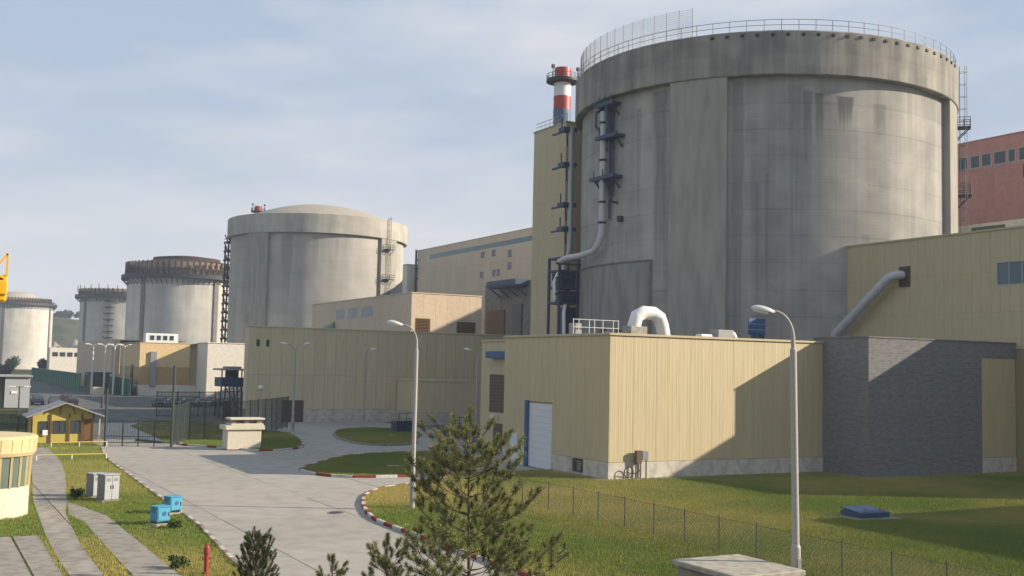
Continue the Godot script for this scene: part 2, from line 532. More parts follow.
# ---------------------------------------------------------------- building kit
func cut(rects: Array, hole: Rect2) -> Array:
	var out := []
	for r: Rect2 in rects:
		var x := r.intersection(hole)
		if x.size.x <= 0.005 or x.size.y <= 0.005:
			out.append(r)
			continue
		if x.position.x - r.position.x > 0.02: out.append(Rect2(r.position, Vector2(x.position.x - r.position.x, r.size.y)))
		if r.end.x - x.end.x > 0.02: out.append(Rect2(Vector2(x.end.x, r.position.y), Vector2(r.end.x - x.end.x, r.size.y)))
		if x.position.y - r.position.y > 0.02: out.append(Rect2(Vector2(x.position.x, r.position.y), Vector2(x.size.x, x.position.y - r.position.y)))
		if r.end.y - x.end.y > 0.02: out.append(Rect2(Vector2(x.position.x, x.end.y), Vector2(x.size.x, r.end.y - x.end.y)))
	return out

# trapezoid-ribbed sheet, width x height, face looking along +z, back at z = 0
func rib_mesh(w: float, h: float, thick: float, period: float) -> Mesh:
	var key := "rib_%.2f_%.2f_%.2f_%.2f" % [w, h, thick, period]
	if not meshes.has(key):
		var n := maxi(1, int(roundf(w / period)))
		var p := w / n
		var pts := [Vector2(-w * 0.5, 0.0), Vector2(-w * 0.5, thick)]
		for k in n:
			var x := -w * 0.5 + p * (k + 0.5)
			pts.append_array([Vector2(x - p * 0.20, thick), Vector2(x - p * 0.13, thick + 0.004), Vector2(x + p * 0.13, thick + 0.004), Vector2(x + p * 0.20, thick)])
		pts.append_array([Vector2(w * 0.5, thick), Vector2(w * 0.5, 0.0)])
		var mb := MB.new()
		for k in pts.size() - 1:
			var a: Vector2 = pts[k]
			var b: Vector2 = pts[k + 1]
			var d := (b - a).normalized()
			mb.quad(Vector3(a.x, -h * 0.5, a.y), Vector3(b.x, -h * 0.5, b.y), Vector3(b.x, h * 0.5, b.y), Vector3(a.x, h * 0.5, a.y), Vector3(-d.y, 0, d.x))
		meshes[key] = mb.mesh()
	return meshes[key]

# cladding panels on the wall plane a = pos (face "A", looks to -a) or b = pos (face "B", looks to -b)
func clad(parent: Node, face: String, pos: float, lo: float, hi: float, ys: Array, width: float, mats: Array, holes := [], thick := 0.06, gap := 0.014, rib := 0.34) -> void:
	var cols := int(maxf(1.0, roundf((hi - lo) / width)))
	var w := (hi - lo) / cols
	for row in ys.size() - 1:
		for k in cols:
			var rects := [Rect2(lo + k * w + gap * 0.5, ys[row] + gap * 0.5, w - gap, ys[row + 1] - ys[row] - gap)]
			for h: Rect2 in holes:
				rects = cut(rects, h)
			for r: Rect2 in rects:
				var m: Material = mats[rng.randi() % mats.size()]
				var cc := r.get_center()
				var proud := rng.randf_range(-0.006, 0.006)
				var mesh := rib_mesh(r.size.x, r.size.y, thick, rib)
				if face == "A":
					inst("panel", mesh, m, parent, Transform3D(Basis(Vector3.BACK, Vector3.UP, Vector3.LEFT), P(pos + proud, cc.y, cc.x)))
				else:
					inst("panel", mesh, m, parent, Transform3D(Basis(), P(cc.x, cc.y, pos + proud)))

func block(parent: Node, called: String, a0: float, a1: float, b0: float, b1: float, y0: float, y1: float, m: Material, ch := 0.0) -> MeshInstance3D:
	var mb := MB.new()
	var lo := Vector3(a0, y0, -b1)
	var hi := Vector3(a1, y1, -b0)
	if ch > 0.0: mb.cbox(lo, hi, ch)
	else: mb.box(lo, hi)
	return obj(called, mb, m, parent)

# a window set on face A or B; s0..s1 along the face, y0..y1 high; bars = number of mullions
func window(parent: Node, face: String, pos: float, s0: float, s1: float, y0: float, y1: float, glass: Material, frame: Material, bars := 0, fw := 0.08, proud := 0.09) -> MeshInstance3D:
	var mb := MB.new()
	var put := func(m: MB, u0: float, u1: float, v0: float, v1: float, d0: float, d1: float) -> void:
		if face == "A": m.box(Vector3(pos - d1, v0, -u1), Vector3(pos - d0, v1, -u0))
		else: m.box(Vector3(u0, v0, -(pos - d0)), Vector3(u1, v1, -(pos - d1)))
	put.call(mb, s0, s1, y0, y0 + fw, 0.0, proud)
	put.call(mb, s0, s1, y1 - fw, y1, 0.0, proud)
	put.call(mb, s0, s0 + fw, y0 + fw, y1 - fw, 0.0, proud)
	put.call(mb, s1 - fw, s1, y0 + fw, y1 - fw, 0.0, proud)
	for k in bars:
		var c := lerpf(s0, s1, float(k + 1) / (bars + 1))
		put.call(mb, c - fw * 0.4, c + fw * 0.4, y0 + fw, y1 - fw, 0.0, proud - 0.01)
	var o := obj("window", mb, frame, parent)
	var g := MB.new()
	put.call(g, s0 + fw, s1 - fw, y0 + fw, y1 - fw, 0.004, 0.03)
	obj("pane", g, glass, o)
	return o

func roof_and_coping(parent: Node, a0: float, a1: float, b0: float, b1: float, y: float, m: Material, over := 0.1) -> void:
	block(parent, "roof", a0 + 0.2, a1 - 0.2, b0 + 0.2, b1 - 0.2, y - 0.02, y + 0.02, M.roof)
	var mb := MB.new()
	mb.cbox(Vector3(a0 - over, y - 0.06, -b1 - over), Vector3(a0 + 0.25, y + 0.12, -b0 + over), 0.02)
	mb.cbox(Vector3(a0 + 0.25, y - 0.06, -b0 - 0.25), Vector3(a1 + over, y + 0.12, -b0 + over), 0.02)
	mb.cbox(Vector3(a1 - 0.25, y - 0.06, -b1 - over), Vector3(a1 + over, y + 0.12, -b0 - 0.25), 0.02)
	mb.cbox(Vector3(a0 + 0.25, y - 0.06, -b1 - over), Vector3(a1 - 0.25, y + 0.12, -b1 + 0.25), 0.02)
	obj("coping", mb, m, parent)

# ---------------------------------------------------------------- start
func _ready() -> void:
	rng.seed = 7
	make_camera()
	make_sky()
	make_materials()
	make_ground()
	make_near_containment()
	make_near_halls()
	make_mid_site()
	make_far_site()
	make_street()
	make_vegetation()
	tidy(self)

func tidy(n: Node) -> void:   # drop the counters used for numbering parts
	for k in n.get_meta_list():
		if String(k).begins_with("count_"): n.remove_meta(k)
	for c in n.get_children(): tidy(c)

func make_camera() -> void:
	var ca := 0.877000
	var sa := 0.480500
	var l := sqrt(ca * ca + sa * sa)
	ca /= l
	sa /= l
	var pitch := 0.0718
	var roll := 0.022
	var r0 := Vector3(ca, 0, sa)
	var f0 := Vector3(sa, 0, -ca)
	var f := f0 * cos(pitch) + Vector3.UP * sin(pitch)
	var u1 := -f0 * sin(pitch) + Vector3.UP * cos(pitch)
	var r := r0 * cos(roll) + u1 * sin(roll)
	var u := -r0 * sin(roll) + u1 * cos(roll)
	var cam := Camera3D.new()
	cam.name = "camera"
	cam.fov = rad_to_deg(2.0 * atan(288.0 / 1090.0))
	cam.near = 0.1
	cam.far = 6000.0
	cam.transform = Transform3D(Basis(r, u, -f), Vector3(0, 8.0, 0))
	add_child(cam)
	cam.current = true

func make_sky() -> void:
	var sun := DirectionalLight3D.new()
	sun.name = "sun"
	var to_sun := Vector3(1.0, 0.47, 0.532).normalized()
	add_child(sun)
	sun.look_at_from_position(Vector3.ZERO, -to_sun, Vector3.UP)
	sun.light_color = Color(1.0, 0.94, 0.85)
	sun.light_energy = 1.6
	sun.light_angular_distance = 0.5
	sun.shadow_enabled = true
	var w := 1536
	var h := 768
	var n1 := noise(91, 1.0, 5)
	var n2 := noise(92, 1.0, 4)
	var data := PackedByteArray()
	data.resize(w * h * 3)
	var low := lin(0.58, 0.605, 0.645)
	var mid := lin(0.385, 0.465, 0.585)
	var top := lin(0.20, 0.31, 0.48)
	var cloud := lin(0.635, 0.64, 0.67)
	for y in h:
		var el := PI * (0.5 - (y + 0.5) / h)
		var s := maxf(0.0, sin(el))
		var base := low.lerp(mid, smoothstep(0.0, 0.28, s)).lerp(top, smoothstep(0.25, 1.0, s))
		var j := y * w * 3
		for x in w:
			var c := base
			if el > -0.02:
				var az := TAU * (x + 0.5) / w
				var d := Vector3(cos(az) * cos(el), s * 3.2, sin(az) * cos(el))
				var k := n1.get_noise_3d(d.x * 1.3 + d.y * 0.4, d.y * 2.6, d.z * 1.3) * 0.7 + n2.get_noise_3d(d.x * 5.0 + d.y * 3.0, d.y * 6.0, d.z * 5.0) * 0.30
				c = base.lerp(cloud, clampf(0.40 + k * 1.9, 0.0, 1.0) * 0.85)
			data[j] = int(c.r * 255.0)
			data[j + 1] = int(c.g * 255.0)
			data[j + 2] = int(c.b * 255.0)
			j += 3
	var pm := PanoramaSkyMaterial.new()
	pm.panorama = ImageTexture.create_from_image(Image.create_from_data(w, h, false, Image.FORMAT_RGB8, data))
	pm.energy_multiplier = 0.745
	var sky := Sky.new()
	sky.sky_material = pm
	var env := Environment.new()
	env.background_mode = Environment.BG_SKY
	env.sky = sky
	env.tonemap_mode = Environment.TONE_MAPPER_LINEAR
	env.tonemap_exposure = 1.6
	env.sdfgi_enabled = true
	env.ssao_enabled = true
	env.ssil_enabled = true
	env.fog_enabled = true
	env.fog_density = 0.0003
	env.fog_light_color = Color(0.80, 0.86, 0.93)
	var we := WorldEnvironment.new()
	we.name = "environment"
	we.environment = env
	add_child(we)

# ---------------------------------------------------------------- ground
func pg(pts: Array) -> PackedVector2Array:
	var o := PackedVector2Array()
	for p in pts: o.append(Vector2(p[0], -p[1]))
	return o

func sheet(called: String, pts: Array, y: float, m: Material) -> void:
	var mb := MB.new()
	mb.poly(pg(pts), y, y)
	struct(called, mb, m)

# paved area cut into slabs with open joints; edges = joint positions along a and b
func slabs(called: String, pts: Array, ja: Array, jb: Array, top: float, mats: Array, gap := 0.05) -> void:
	var root := struct_node(called)
	var area := pg(pts)
	paved.append(area)
	for i in ja.size() - 1:
		for j in jb.size() - 1:
			var g := gap * 0.5
			var cell := pg([[ja[i] + g, jb[j] + g], [ja[i + 1] - g, jb[j] + g], [ja[i + 1] - g, jb[j + 1] - g], [ja[i] + g, jb[j + 1] - g]])
			for piece: PackedVector2Array in Geometry2D.intersect_polygons(area, cell):
				var s := 0.0
				for k in piece.size(): s += piece[k].cross(piece[(k + 1) % piece.size()])
				if absf(s) < 0.2: continue
				var mb := MB.new()
				var y := top + rng.randf_range(-0.006, 0.006)
				mb.poly(piece, y - 0.12, y)
				obj("slab", mb, mats[rng.randi() % mats.size()], root)

func resample(pts: Array, step: float, closed := false) -> Array:
	var out := []
	var src := []
	for p in pts: src.append(Vector2(p[0], p[1]))
	if closed: src.append(src[0])
	var carry := 0.0
	for i in src.size() - 1:
		var a: Vector2 = src[i]
		var b: Vector2 = src[i + 1]
		var l := a.distance_to(b)
		var d := carry
		while d < l:
			out.append(a.lerp(b, d / l))
			d += step
		carry = d - l
	return out

func smooth(pts: Array, closed := false) -> Array:   # one Chaikin pass twice
	var cur := pts
	for it in 2:
		var o := []
		var n := cur.size()
		if not closed: o.append(cur[0])
		for i in (n if closed else n - 1):
			var a = cur[i]
			var b = cur[(i + 1) % n]
			o.append([a[0] * 0.75 + b[0] * 0.25, a[1] * 0.75 + b[1] * 0.25])
			o.append([a[0] * 0.25 + b[0] * 0.75, a[1] * 0.25 + b[1] * 0.75])
		if not closed: o.append(cur[n - 1])
		cur = o
	return cur

func kerb(pts: Array, mats: Array, closed := false, step := 1.0, high := 0.17) -> void:
	var root := struct_node("kerb")
	var q := resample(pts, step, closed)
	var mb := MB.new()
	mb.ocbox(Transform3D(), Vector3(0.2, high + 0.1, step - 0.015), 0.02)
	var mesh := mb.mesh()
	for i in q.size() - (0 if closed else 1):
		var a: Vector2 = q[i]
		var b: Vector2 = q[(i + 1) % q.size()]
		if a.distance_to(b) < 0.4: continue
		var d := (b - a).normalized()
		var z := Vector3(d.x, 0, -d.y)
		var x := Vector3.UP.cross(z)
		var c := (a + b) * 0.5
		var tilt := Basis(z, rng.randf_range(-0.03, 0.03))
		inst("kerb_stone", mesh, mats[i % mats.size()], root, Transform3D(tilt * Basis(x, Vector3.UP, z), P(c.x, high * 0.5 - 0.05 + rng.randf_range(-0.015, 0.012), c.y)))

var lawns := []
var paved := []

func lawn(called: String, pts: Array, y: float, m: Material, tufts: float) -> void:
	sheet(called, pts, y, m)
	lawns.append([pg(pts), y, tufts])

func make_ground() -> void:
	sheet("ground", [[-3500, -600], [3500, -600], [3500, 4500], [-3500, 4500]], -0.08, M.field)
	sheet("yard", [[12, 30], [140, 5], [180, 5], [180, 470], [15, 470], [15, 105]], -0.045, M.asphalt)
	# concrete roads
	var ja := [8.0, 14.1, 20.9, 27.0, 33.0, 39.0, 45.0, 51.0, 57.0]
	var jb := [10.0]
	for y in [20.0, 30.0, 38.5, 47.0, 55.4, 63.0, 71.0, 79.0, 87.0, 95.0, 103.0, 111.0, 119.0, 127.0, 135.0, 141.3]: jb.append(y)
	slabs("road", [[11.0, 10], [11.4, 36], [11.75, 44], [12.7, 54], [13.2, 69], [14.0, 90], [14.7, 98], [15.4, 104], [15.4, 141.3], [57, 141.3], [57, 126], [50.5, 95.4], [48.9, 95.3], [48.9, 81.3], [43.8, 81.3], [43.8, 73.0], [37.3, 73.0], [31.8, 69.1], [28.4, 66.5], [26.2, 65.3], [23.5, 60.8], [21.2, 53.7], [21.0, 49], [21.0, 10]], ja, jb, 0.0, M.slab)
	sheet("back_road", [[15.4, 141.4], [37.5, 141.4], [37.5, 300], [24, 300]], -0.01, M.tarmac)
	# lawns
	var k_low := smooth([[21.0, 12], [21.0, 49], [21.2, 53.7], [23.5, 60.8], [26.2, 65.3], [28.4, 66.5], [31.8, 69.1], [37.3, 73.0]])
	var low := k_low.duplicate()
	low.append_array([[43.7, 73.0], [43.7, 65.2], [64.4, 65.2], [64.4, 60.3], [81.9, 60.3], [81.9, 5], [21.0, 5]])
	lawn("lawn", low, 0.07, M.lawn, 95.0)
	kerb(k_low, [M.kerb_white, M.kerb_red], false, 1.15)
	var isl := smooth([[25.2, 78.5], [25.8, 73.8], [28.2, 72.0], [34, 72.2], [40.5, 76.0], [43.2, 84.0], [43.0, 91.8], [37, 91.0], [32.4, 88.8], [27.4, 81.7]], true)
	lawn("lawn", isl, 0.09, M.lawn, 60.0)
	kerb(isl, [M.kerb_white, M.kerb_red], true, 1.6)
	var pl := smooth([[24.4, 101.5], [27.3, 95.4], [31.6, 97.4], [33.6, 102.4], [36, 111.5], [37.5, 120], [35.8, 124], [31, 116.4], [24.5, 112], [22.0, 104.5]], true)
	lawn("lawn", pl, 0.09, M.lawn, 45.0)
	kerb(pl, [M.kerb_red, M.kerb_white, M.kerb_white], true, 1.2)
	var i2 := smooth([[38.4, 99.2], [40, 113], [45.7, 126], [52, 127], [53, 117], [47, 107], [44.8, 100]], true)
	lawn("lawn", i2, 0.12, M.lawn, 35.0)
	kerb(i2, [M.kerb_grey], true, 1.5, 0.2)
	lawn("lawn", [[21.9, 106], [24.2, 113.4], [31, 118], [35.6, 126], [36, 139], [28, 150], [23, 135]], 0.02, M.lawn, 30.0)
	lawn("verge", [[-70, 8], [11.0, 8], [11.3, 36], [11.65, 44], [12.6, 54], [13.1, 69], [13.9, 90], [14.6, 98], [15.3, 104], [15.3, 130], [-70, 130]], -0.02, M.verge, 60.0)
	kerb([[11.35, 36], [11.7, 44], [12.65, 54], [13.15, 69], [13.95, 90], [14.65, 98], [15.35, 104]], [M.kerb_pink, M.kerb_white, M.kerb_grey, M.kerb_pink, M.kerb_white], false, 0.95, 0.09)
	# footpaths left of the road
	slabs("footpath", [[5.45, 12], [5.5, 46.8], [5.68, 53.4], [6.3, 66], [8.5, 92], [8.9, 104], [10.9, 104], [10.55, 92], [9.6, 80], [8.0, 65.5], [7.3, 60], [6.75, 50], [6.6, 42.8], [6.5, 12]], [4, 7.05, 12], [10, 20, 28, 34, 38.5, 42.5, 46, 50, 54, 58, 62, 66, 70, 74, 78, 83, 88, 93, 98, 104], 0.03, M.path)
	slabs("footpath", [[7.6, 12], [7.6, 45], [7.75, 57], [7.4, 59.8], [7.98, 65.2], [9.1, 59], [9.15, 45], [9.15, 12]], [6, 12], [10, 20, 28, 34, 39, 43.2, 47.5, 52, 56.5, 66], 0.025, M.path)
	slabs("parking_area", [[-22, 54.2], [5.4, 53.4], [5.3, 46], [5.3, 12], [-22, 12]], [-22, -17, -12, -7, -3.2, 0.4, 2.6, 4.3, 6], [10, 20, 30, 38, 45, 49.5, 55], 0.01, M.path, 0.10)
	# strip of concrete round the foot of the annex and the kerb line to the hatch
	var mb := MB.new()
	mb.box(P(43.0, -0.05, 65.3), P(64.5, 0.13, 64.6))
	mb.box(P(63.8, -0.05, 60.4), P(64.5, 0.13, 64.6))
	mb.box(P(63.8, -0.05, 59.7), P(82.0, 0.13, 60.4))
	mb.box(P(43.0, -0.05, 65.3), P(43.9, 0.13, 72.9))
	struct("wall_pavement", mb, M.path[1])
	mb = MB.new()
	mb.bar(P(48.4, 0.06, 44.2), P(53.4, 0.06, 38.7), 0.22, 0.14)
	mb.bar(P(53.4, 0.06, 38.7), P(60.0, 0.06, 31.5), 0.22, 0.14)
	struct("drain_kerb", mb, M.path[1])

# ---------------------------------------------------------------- containments
func arc_bar(mb: MB, o: Vector3, r: float, y: float, a0: float, a1: float, seg: int, w: float) -> void:
	for k in seg:
		var u := lerpf(a0, a1, float(k) / seg)
		var q := lerpf(a0, a1, float(k + 1) / seg)
		mb.bar(o + Vector3(cos(u) * r, y, sin(u) * r), o + Vector3(cos(q) * r, y, sin(q) * r), w)

func pilaster(parent: Node, o: Vector3, deg: float, r0: float, r1: float, h: float, m: Material, half := 8.0) -> void:
	var mb := MB.new()
	var a0 := deg_to_rad(deg - half)
	var a1 := deg_to_rad(deg + half)
	mb.lathe(o, [Vector2(r1, 0), Vector2(r1, h)], 8, a0, a1)
	for s in [a0, a1]:
		var e := Vector3(cos(s), 0, sin(s))
		var tn := Vector3(-sin(s), 0, cos(s)) * (-1.0 if s == a0 else 1.0)
		mb.quad(o + e * r0, o + e * r1, o + e * r1 + Vector3.UP * h, o + e * r0 + Vector3.UP * h, tn)
	obj("pilaster", mb, m, parent)

func ladder_platform(parent: Node, o: Vector3, deg: float, r: float, y: float, w := 1.6) -> void:
	var t := Transform3D(Basis(Vector3.UP, -deg_to_rad(deg)), o + Vector3.UP * y)
	var mb := MB.new()
	mb.obox(t * Transform3D(Basis(), Vector3(r + 0.75, 0, 0)), Vector3(1.5, 0.14, w))
	for s in [-1, 1]:
		mb.bar(t * Vector3(r, -1.4, s * w * 0.4), t * Vector3(r + 1.3, -0.07, s * w * 0.4), 0.1)
	for s in [-1, 1]:
		for x in [0.1, 0.8, 1.45]:
			mb.bar(t * Vector3(r + x, 0.0, s * (w * 0.5 - 0.04)), t * Vector3(r + x, 1.15, s * (w * 0.5 - 0.04)), 0.06)
		for yy in [0.55, 1.12]:
			mb.bar(t * Vector3(r, yy, s * (w * 0.5 - 0.04)), t * Vector3(r + 1.45, yy, s * (w * 0.5 - 0.04)), 0.06)
	for yy in [0.55, 1.12]:
		mb.bar(t * Vector3(r + 1.45, yy, -w * 0.5), t * Vector3(r + 1.45, yy, w * 0.5), 0.06)
	obj("platform", mb, M.dark_steel, parent)

func ladder(parent: Node, o: Vector3, deg: float, r: float, y0: float, y1: float) -> void:
	var t := Transform3D(Basis(Vector3.UP, -deg_to_rad(deg)), o)
	var mb := MB.new()
	for s in [-0.3, 0.3]:
		mb.bar(t * Vector3(r + 0.3, y0, s), t * Vector3(r + 0.3, y1, s), 0.045)
	var y := y0 + 0.3
	while y < y1:
		mb.bar(t * Vector3(r + 0.3, y, -0.3), t * Vector3(r + 0.3, y, 0.3), 0.025)
		y += 0.35
	y = y0 + 2.2
	while y < y1:
		var last := t * Vector3(r + 0.3, y, -0.3)
		for k in range(1, 9):
			var a := PI * k / 8.0
			var p := t * Vector3(r + 0.3 + sin(a) * 0.75, y, -0.3 * cos(a))
			mb.bar(last, p, 0.03)
			last = p
		y += 1.4
	for a in [0.25, 0.5, 0.75]:
		mb.bar(t * Vector3(r + 0.3 + sin(PI * a) * 0.75, y0 + 2.2, -0.3 * cos(PI * a)), t * Vector3(r + 0.3 + sin(PI * a) * 0.75, y1, -0.3 * cos(PI * a)), 0.04)
	obj("ladder", mb, M.dark_steel, parent)

func dome(mb: MB, o: Vector3, r: float, y0: float, y1: float, seg: int) -> void:
	var h := y1 - y0
	var R := (r * r + h * h) / (2.0 * h)
	var prof := []
	for k in 13:
		var x := r * (1.0 - k / 12.0)
		prof.append(Vector2(x, y1 - R + sqrt(R * R - x * x)))
	mb.lathe(o, prof, seg)

func make_near_containment() -> void:
	var o := P(88.4, 0, 99.9)
	var t := thing("containment_building", "huge stained grey concrete cylinder with railing on its rim, nearest and largest of all", "reactor building")
	var mb := MB.new()
	mb.lathe(o, [Vector2(21.4, 0), Vector2(21.4, 38.05)], 160)
	obj("wall", mb, M.wall_near, t)
	mb = MB.new()
	mb.lathe(o, [Vector2(22.3, 38.06), Vector2(22.3, 42.4)], 160)
	mb.lathe(o, [Vector2(22.3, 42.4), Vector2(22.15, 42.56), Vector2(20.6, 42.56), Vector2(20.6, 41.5)], 160)
	mb.lathe(o, [Vector2(21.4, 38.0), Vector2(22.22, 37.98), Vector2(22.3, 38.06)], 160)
	var ring := obj("ring_beam", mb, M.ring_near, t)
	mb = MB.new()
	dome(mb, o, 20.6, 41.6, 47.5, 64)
	obj("dome", mb, M.concrete, t)
	for d in [148.0, 58.0, 238.0, 328.0]:
		pilaster(t, o, d, 21.3, 22.15, 37.97, M.pil[0])
	for k in 22:
		var a := deg_to_rad(62.0 + k * 3.9)
		mb = MB.new()
		mb.obox(Transform3D(Basis(Vector3.UP, -a), o + Vector3(cos(a) * 22.3, 42.05, sin(a) * 22.3)), Vector3(0.24, 0.26, 0.34))
		obj("drain_spout", mb, M.black, ring)
	# railing round the rim
	mb = MB.new()
	for y in [43.15, 43.7]:
		arc_bar(mb, o, 22.0, y, 0, TAU, 180, 0.045)
	var rail := obj("railing", mb, M.rail, t)
	var pm := box_mesh(Vector3(0.05, 1.2, 0.05))
	for k in 80:
		var a := TAU * k / 80.0
		inst("railing_post", pm, M.rail, rail, Transform3D(Basis(Vector3.UP, -a), o + Vector3(cos(a) * 22.0, 43.14, sin(a) * 22.0)))
	# tall wire screen on the left of the rim
	mb = MB.new()
	for k in 13:
		arc_bar(mb, o, 21.75, 42.75 + k * 0.24, deg_to_rad(150), deg_to_rad(222), 40, 0.014)
	for k in 145:
		var a := deg_to_rad(150.0 + k * 0.5)
		var e := o + Vector3(cos(a), 0, sin(a)) * 21.75
		mb.bar(e + Vector3.UP * 42.6, e + Vector3.UP * 45.65, 0.014)
	var screen := obj("wire_screen", mb, M.rail, t)
	pm = box_mesh(Vector3(0.05, 3.2, 0.05))
	for k in 19:
		var a := deg_to_rad(150.0 + k * 4.0)
		inst("screen_post", pm, M.rail, screen, Transform3D(Basis(Vector3.UP, -a), o + Vector3(cos(a) * 21.75, 44.15, sin(a) * 21.75)))
	# formwork patch low on the left
	mb = MB.new()
	mb.lathe(o, [Vector2(21.40, 8), Vector2(21.56, 8), Vector2(21.56, 19.4), Vector2(21.40, 19.4)], 24, deg_to_rad(163), deg_to_rad(212))
	obj("patch_wall", mb, M.pil[1], t)
	mb = MB.new()
	mb.lathe(o, [Vector2(21.40, 8), Vector2(21.66, 8), Vector2(21.66, 19.55), Vector2(21.40, 19.55)], 2, deg_to_rad(162.3), deg_to_rad(163))
	arc_bar(mb, o, 21.56, 19.5, deg_to_rad(163), deg_to_rad(212), 20, 0.16)
	obj("patch_edge", mb, M.concrete_dark, t)
	# white insulated riser with its elbows
	var at := func(deg: float, r: float, y: float) -> Vector3: return o + Vector3(cos(deg_to_rad(deg)) * r, y, sin(deg_to_rad(deg)) * r)
	mb = MB.new()
	mb.tube([at.call(181.6, 22.15, 36.6), at.call(181.6, 22.15, 30), at.call(181.6, 22.15, 23.0), at.call(182.6, 22.3, 21.8), at.call(184.6, 22.5, 21.0), at.call(191.0, 22.9, 20.7), P(65.6, 20.6, 106.5), P(66.6, 20.5, 110.0)], [0.36], 12)
	obj("riser_pipe", mb, M.pipe_pale, t)
	mb = MB.new()
	for y in [35.2, 33.5, 31.0, 28.9, 26.3, 24.0]:
		mb = MB.new()
		mb.lathe(at.call(181.6, 22.15, y), [Vector2(0.36, 0), Vector2(0.44, 0), Vector2(0.44, 0.22), Vector2(0.36, 0.22)], 12)
		obj("pipe_clamp", mb, M.dark_steel, t)
	for lv in [[33.5, 178.4, 3.6], [29.0, 180.2, 4.4], [37.2, 179.6, 3.0]]:
		var x := Transform3D(Basis(Vector3.UP, -deg_to_rad(lv[1])), at.call(lv[1], 21.4, lv[0]))
		mb = MB.new()
		mb.obox(x * Transform3D(Basis(), Vector3(0.55, 0, 0)), Vector3(1.1, 0.32, lv[2]))
		mb.obox(x * Transform3D(Basis(), Vector3(1.2, 0.05, 0)), Vector3(0.18, 0.42, lv[2] + 0.5))
		for s in [-0.4, 0.0, 0.4]:
			mb.bar(x * Vector3(0.02, -1.2, s * lv[2]), x * Vector3(1.1, 0, s * lv[2]), 0.16)
			mb.bar(x * Vector3(1.15, 0, s * lv[2]), x * Vector3(1.15, 1.0, s * lv[2]), 0.08)
		obj("bracket_platform", mb, M.blue_steel, t)
	mb = MB.new()
	mb.tube([at.call(179.1, 21.5, 37.3), at.call(179.1, 22.4, 37.0), at.call(178.6, 22.5, 35.4), at.call(177.6, 22.3, 34.3), at.call(178.6, 22.0, 33.6)], [0.2], 8)
	obj("vent_pipe", mb, M.blue_steel, t)
	mb = MB.new()
	mb.tube([at.call(183.6, 21.5, 37.2), at.call(183.8, 22.6, 36.6), at.call(184.0, 22.6, 35.0), at.call(182.6, 22.2, 34.4)], [0.16], 8)
	obj("vent_pipe", mb, M.blue_steel, t)
	mb = MB.new()
	mb.tube([at.call(176.6, 21.4, 26.2), at.call(176.6, 22.2, 26.2), at.call(178.6, 22.2, 27.5), at.call(179.6, 22.2, 28.9)], [0.14], 8)
	obj("vent_pipe", mb, M.blue_steel, t)
	for dp in [[179.6, 24.5, 37.5], [178.4, 27.0, 37.0], [183.6, 29.0, 37.2]]:
		mb = MB.new()
		mb.tube([at.call(dp[0], 21.7, dp[1]), at.call(dp[0], 21.7, dp[2])], [0.13], 8)
		obj("conduit", mb, M.blue_steel, t)
	mb = MB.new()
	mb.obox(Transform3D(Basis(Vector3.UP, -deg_to_rad(177.0)), at.call(174.6, 21.6, 24.3)), Vector3(0.5, 0.6, 0.6))
	obj("junction_box", mb, M.dark_steel, t)
	# ladder and rest platforms on the sunny edge
	ladder(t, o, 52.5, 22.1, 12.0, 42.9)
	ladder_platform(t, o, 49.5, 22.05, 36.1)
	ladder_platform(t, o, 49.5, 22.05, 28.3)
	# pipe run and steel frame between the cylinder and the tower
	var f := thing("pipe_rack", "dark blue steel frame with vertical pipe between concrete cylinder and olive tower", "pipe rack", P(68.0, 10.5, 111.0))
	var inv := f.transform.affine_inverse()
	mb = MB.new()
	for a in [66.4, 69.0]:
		for b in [109.6, 112.0]:
			mb.bar(inv * P(a, 10.4, b), inv * P(a, 21.0, b), 0.28)
	for y in [15.6, 17.4, 19.4, 20.9]:
		for b in [109.6, 112.0]: mb.bar(inv * P(66.4, y, b), inv * P(69.0, y, b), 0.24)
		for a in [66.4, 69.0]: mb.bar(inv * P(a, y, 109.6), inv * P(a, y, 112.0), 0.24)
	mb.box(inv * P(66.8, 17.5, 112.0), inv * P(68.8, 19.2, 109.8))
	mb.box(inv * P(67.2, 15.7, 111.8), inv * P(69.4, 17.1, 110.4))
	mb.box(inv * P(68.0, 10.4, 112.2), inv * P(70.2, 15.2, 111.2))
	for y in [16.6, 18.5, 20.2]: mb.bar(inv * P(65.8, y, 109.5), inv * P(69.4, y, 109.5), 0.2)
	obj("frame", mb, M.blue_steel, f)
	mb = MB.new()
	mb.tube([inv * P(70.1, 37.6, 113.4), inv * P(70.1, 30, 113.4), inv * P(70.1, 22.5, 113.4), inv * P(69.4, 21.2, 112.6), inv * P(68.4, 20.6, 111.5)], [0.36], 12)
	obj("pipe", mb, M.galv, f)
	mb = MB.new()
	mb.tube([inv * P(67.0, 10.4, 109.3), inv * P(66.9, 14.5, 109.3), inv * P(67.4, 15.6, 109.8)], [0.22], 8)
	mb.tube([inv * P(66.2, 16.0, 110.2), inv * P(65.9, 18.0, 110.0), inv * P(66.6, 19.2, 110.2)], [0.22], 8)
	obj("small_pipe", mb, M.white_paint, f)
	for y in [37.4, 33.0, 28.0, 25.0]:
		mb = MB.new()
		mb.obox(Transform3D(Basis(), inv * P(69.9, y, 114.0)), Vector3(1.9, 0.5, 1.4))
		mb.bar(inv * P(69.0, y, 114.0), inv * P(69.0, y + 1.4, 114.0), 0.12)
		mb.bar(inv * P(70.8, y - 1.6, 115.5), inv * P(69.3, y, 113.4), 0.14)
		mb.bar(inv * P(69.9, y, 113.2), inv * P(69.9, y, 117.6), 0.22)
		obj("bracket", mb, M.blue_steel, f)

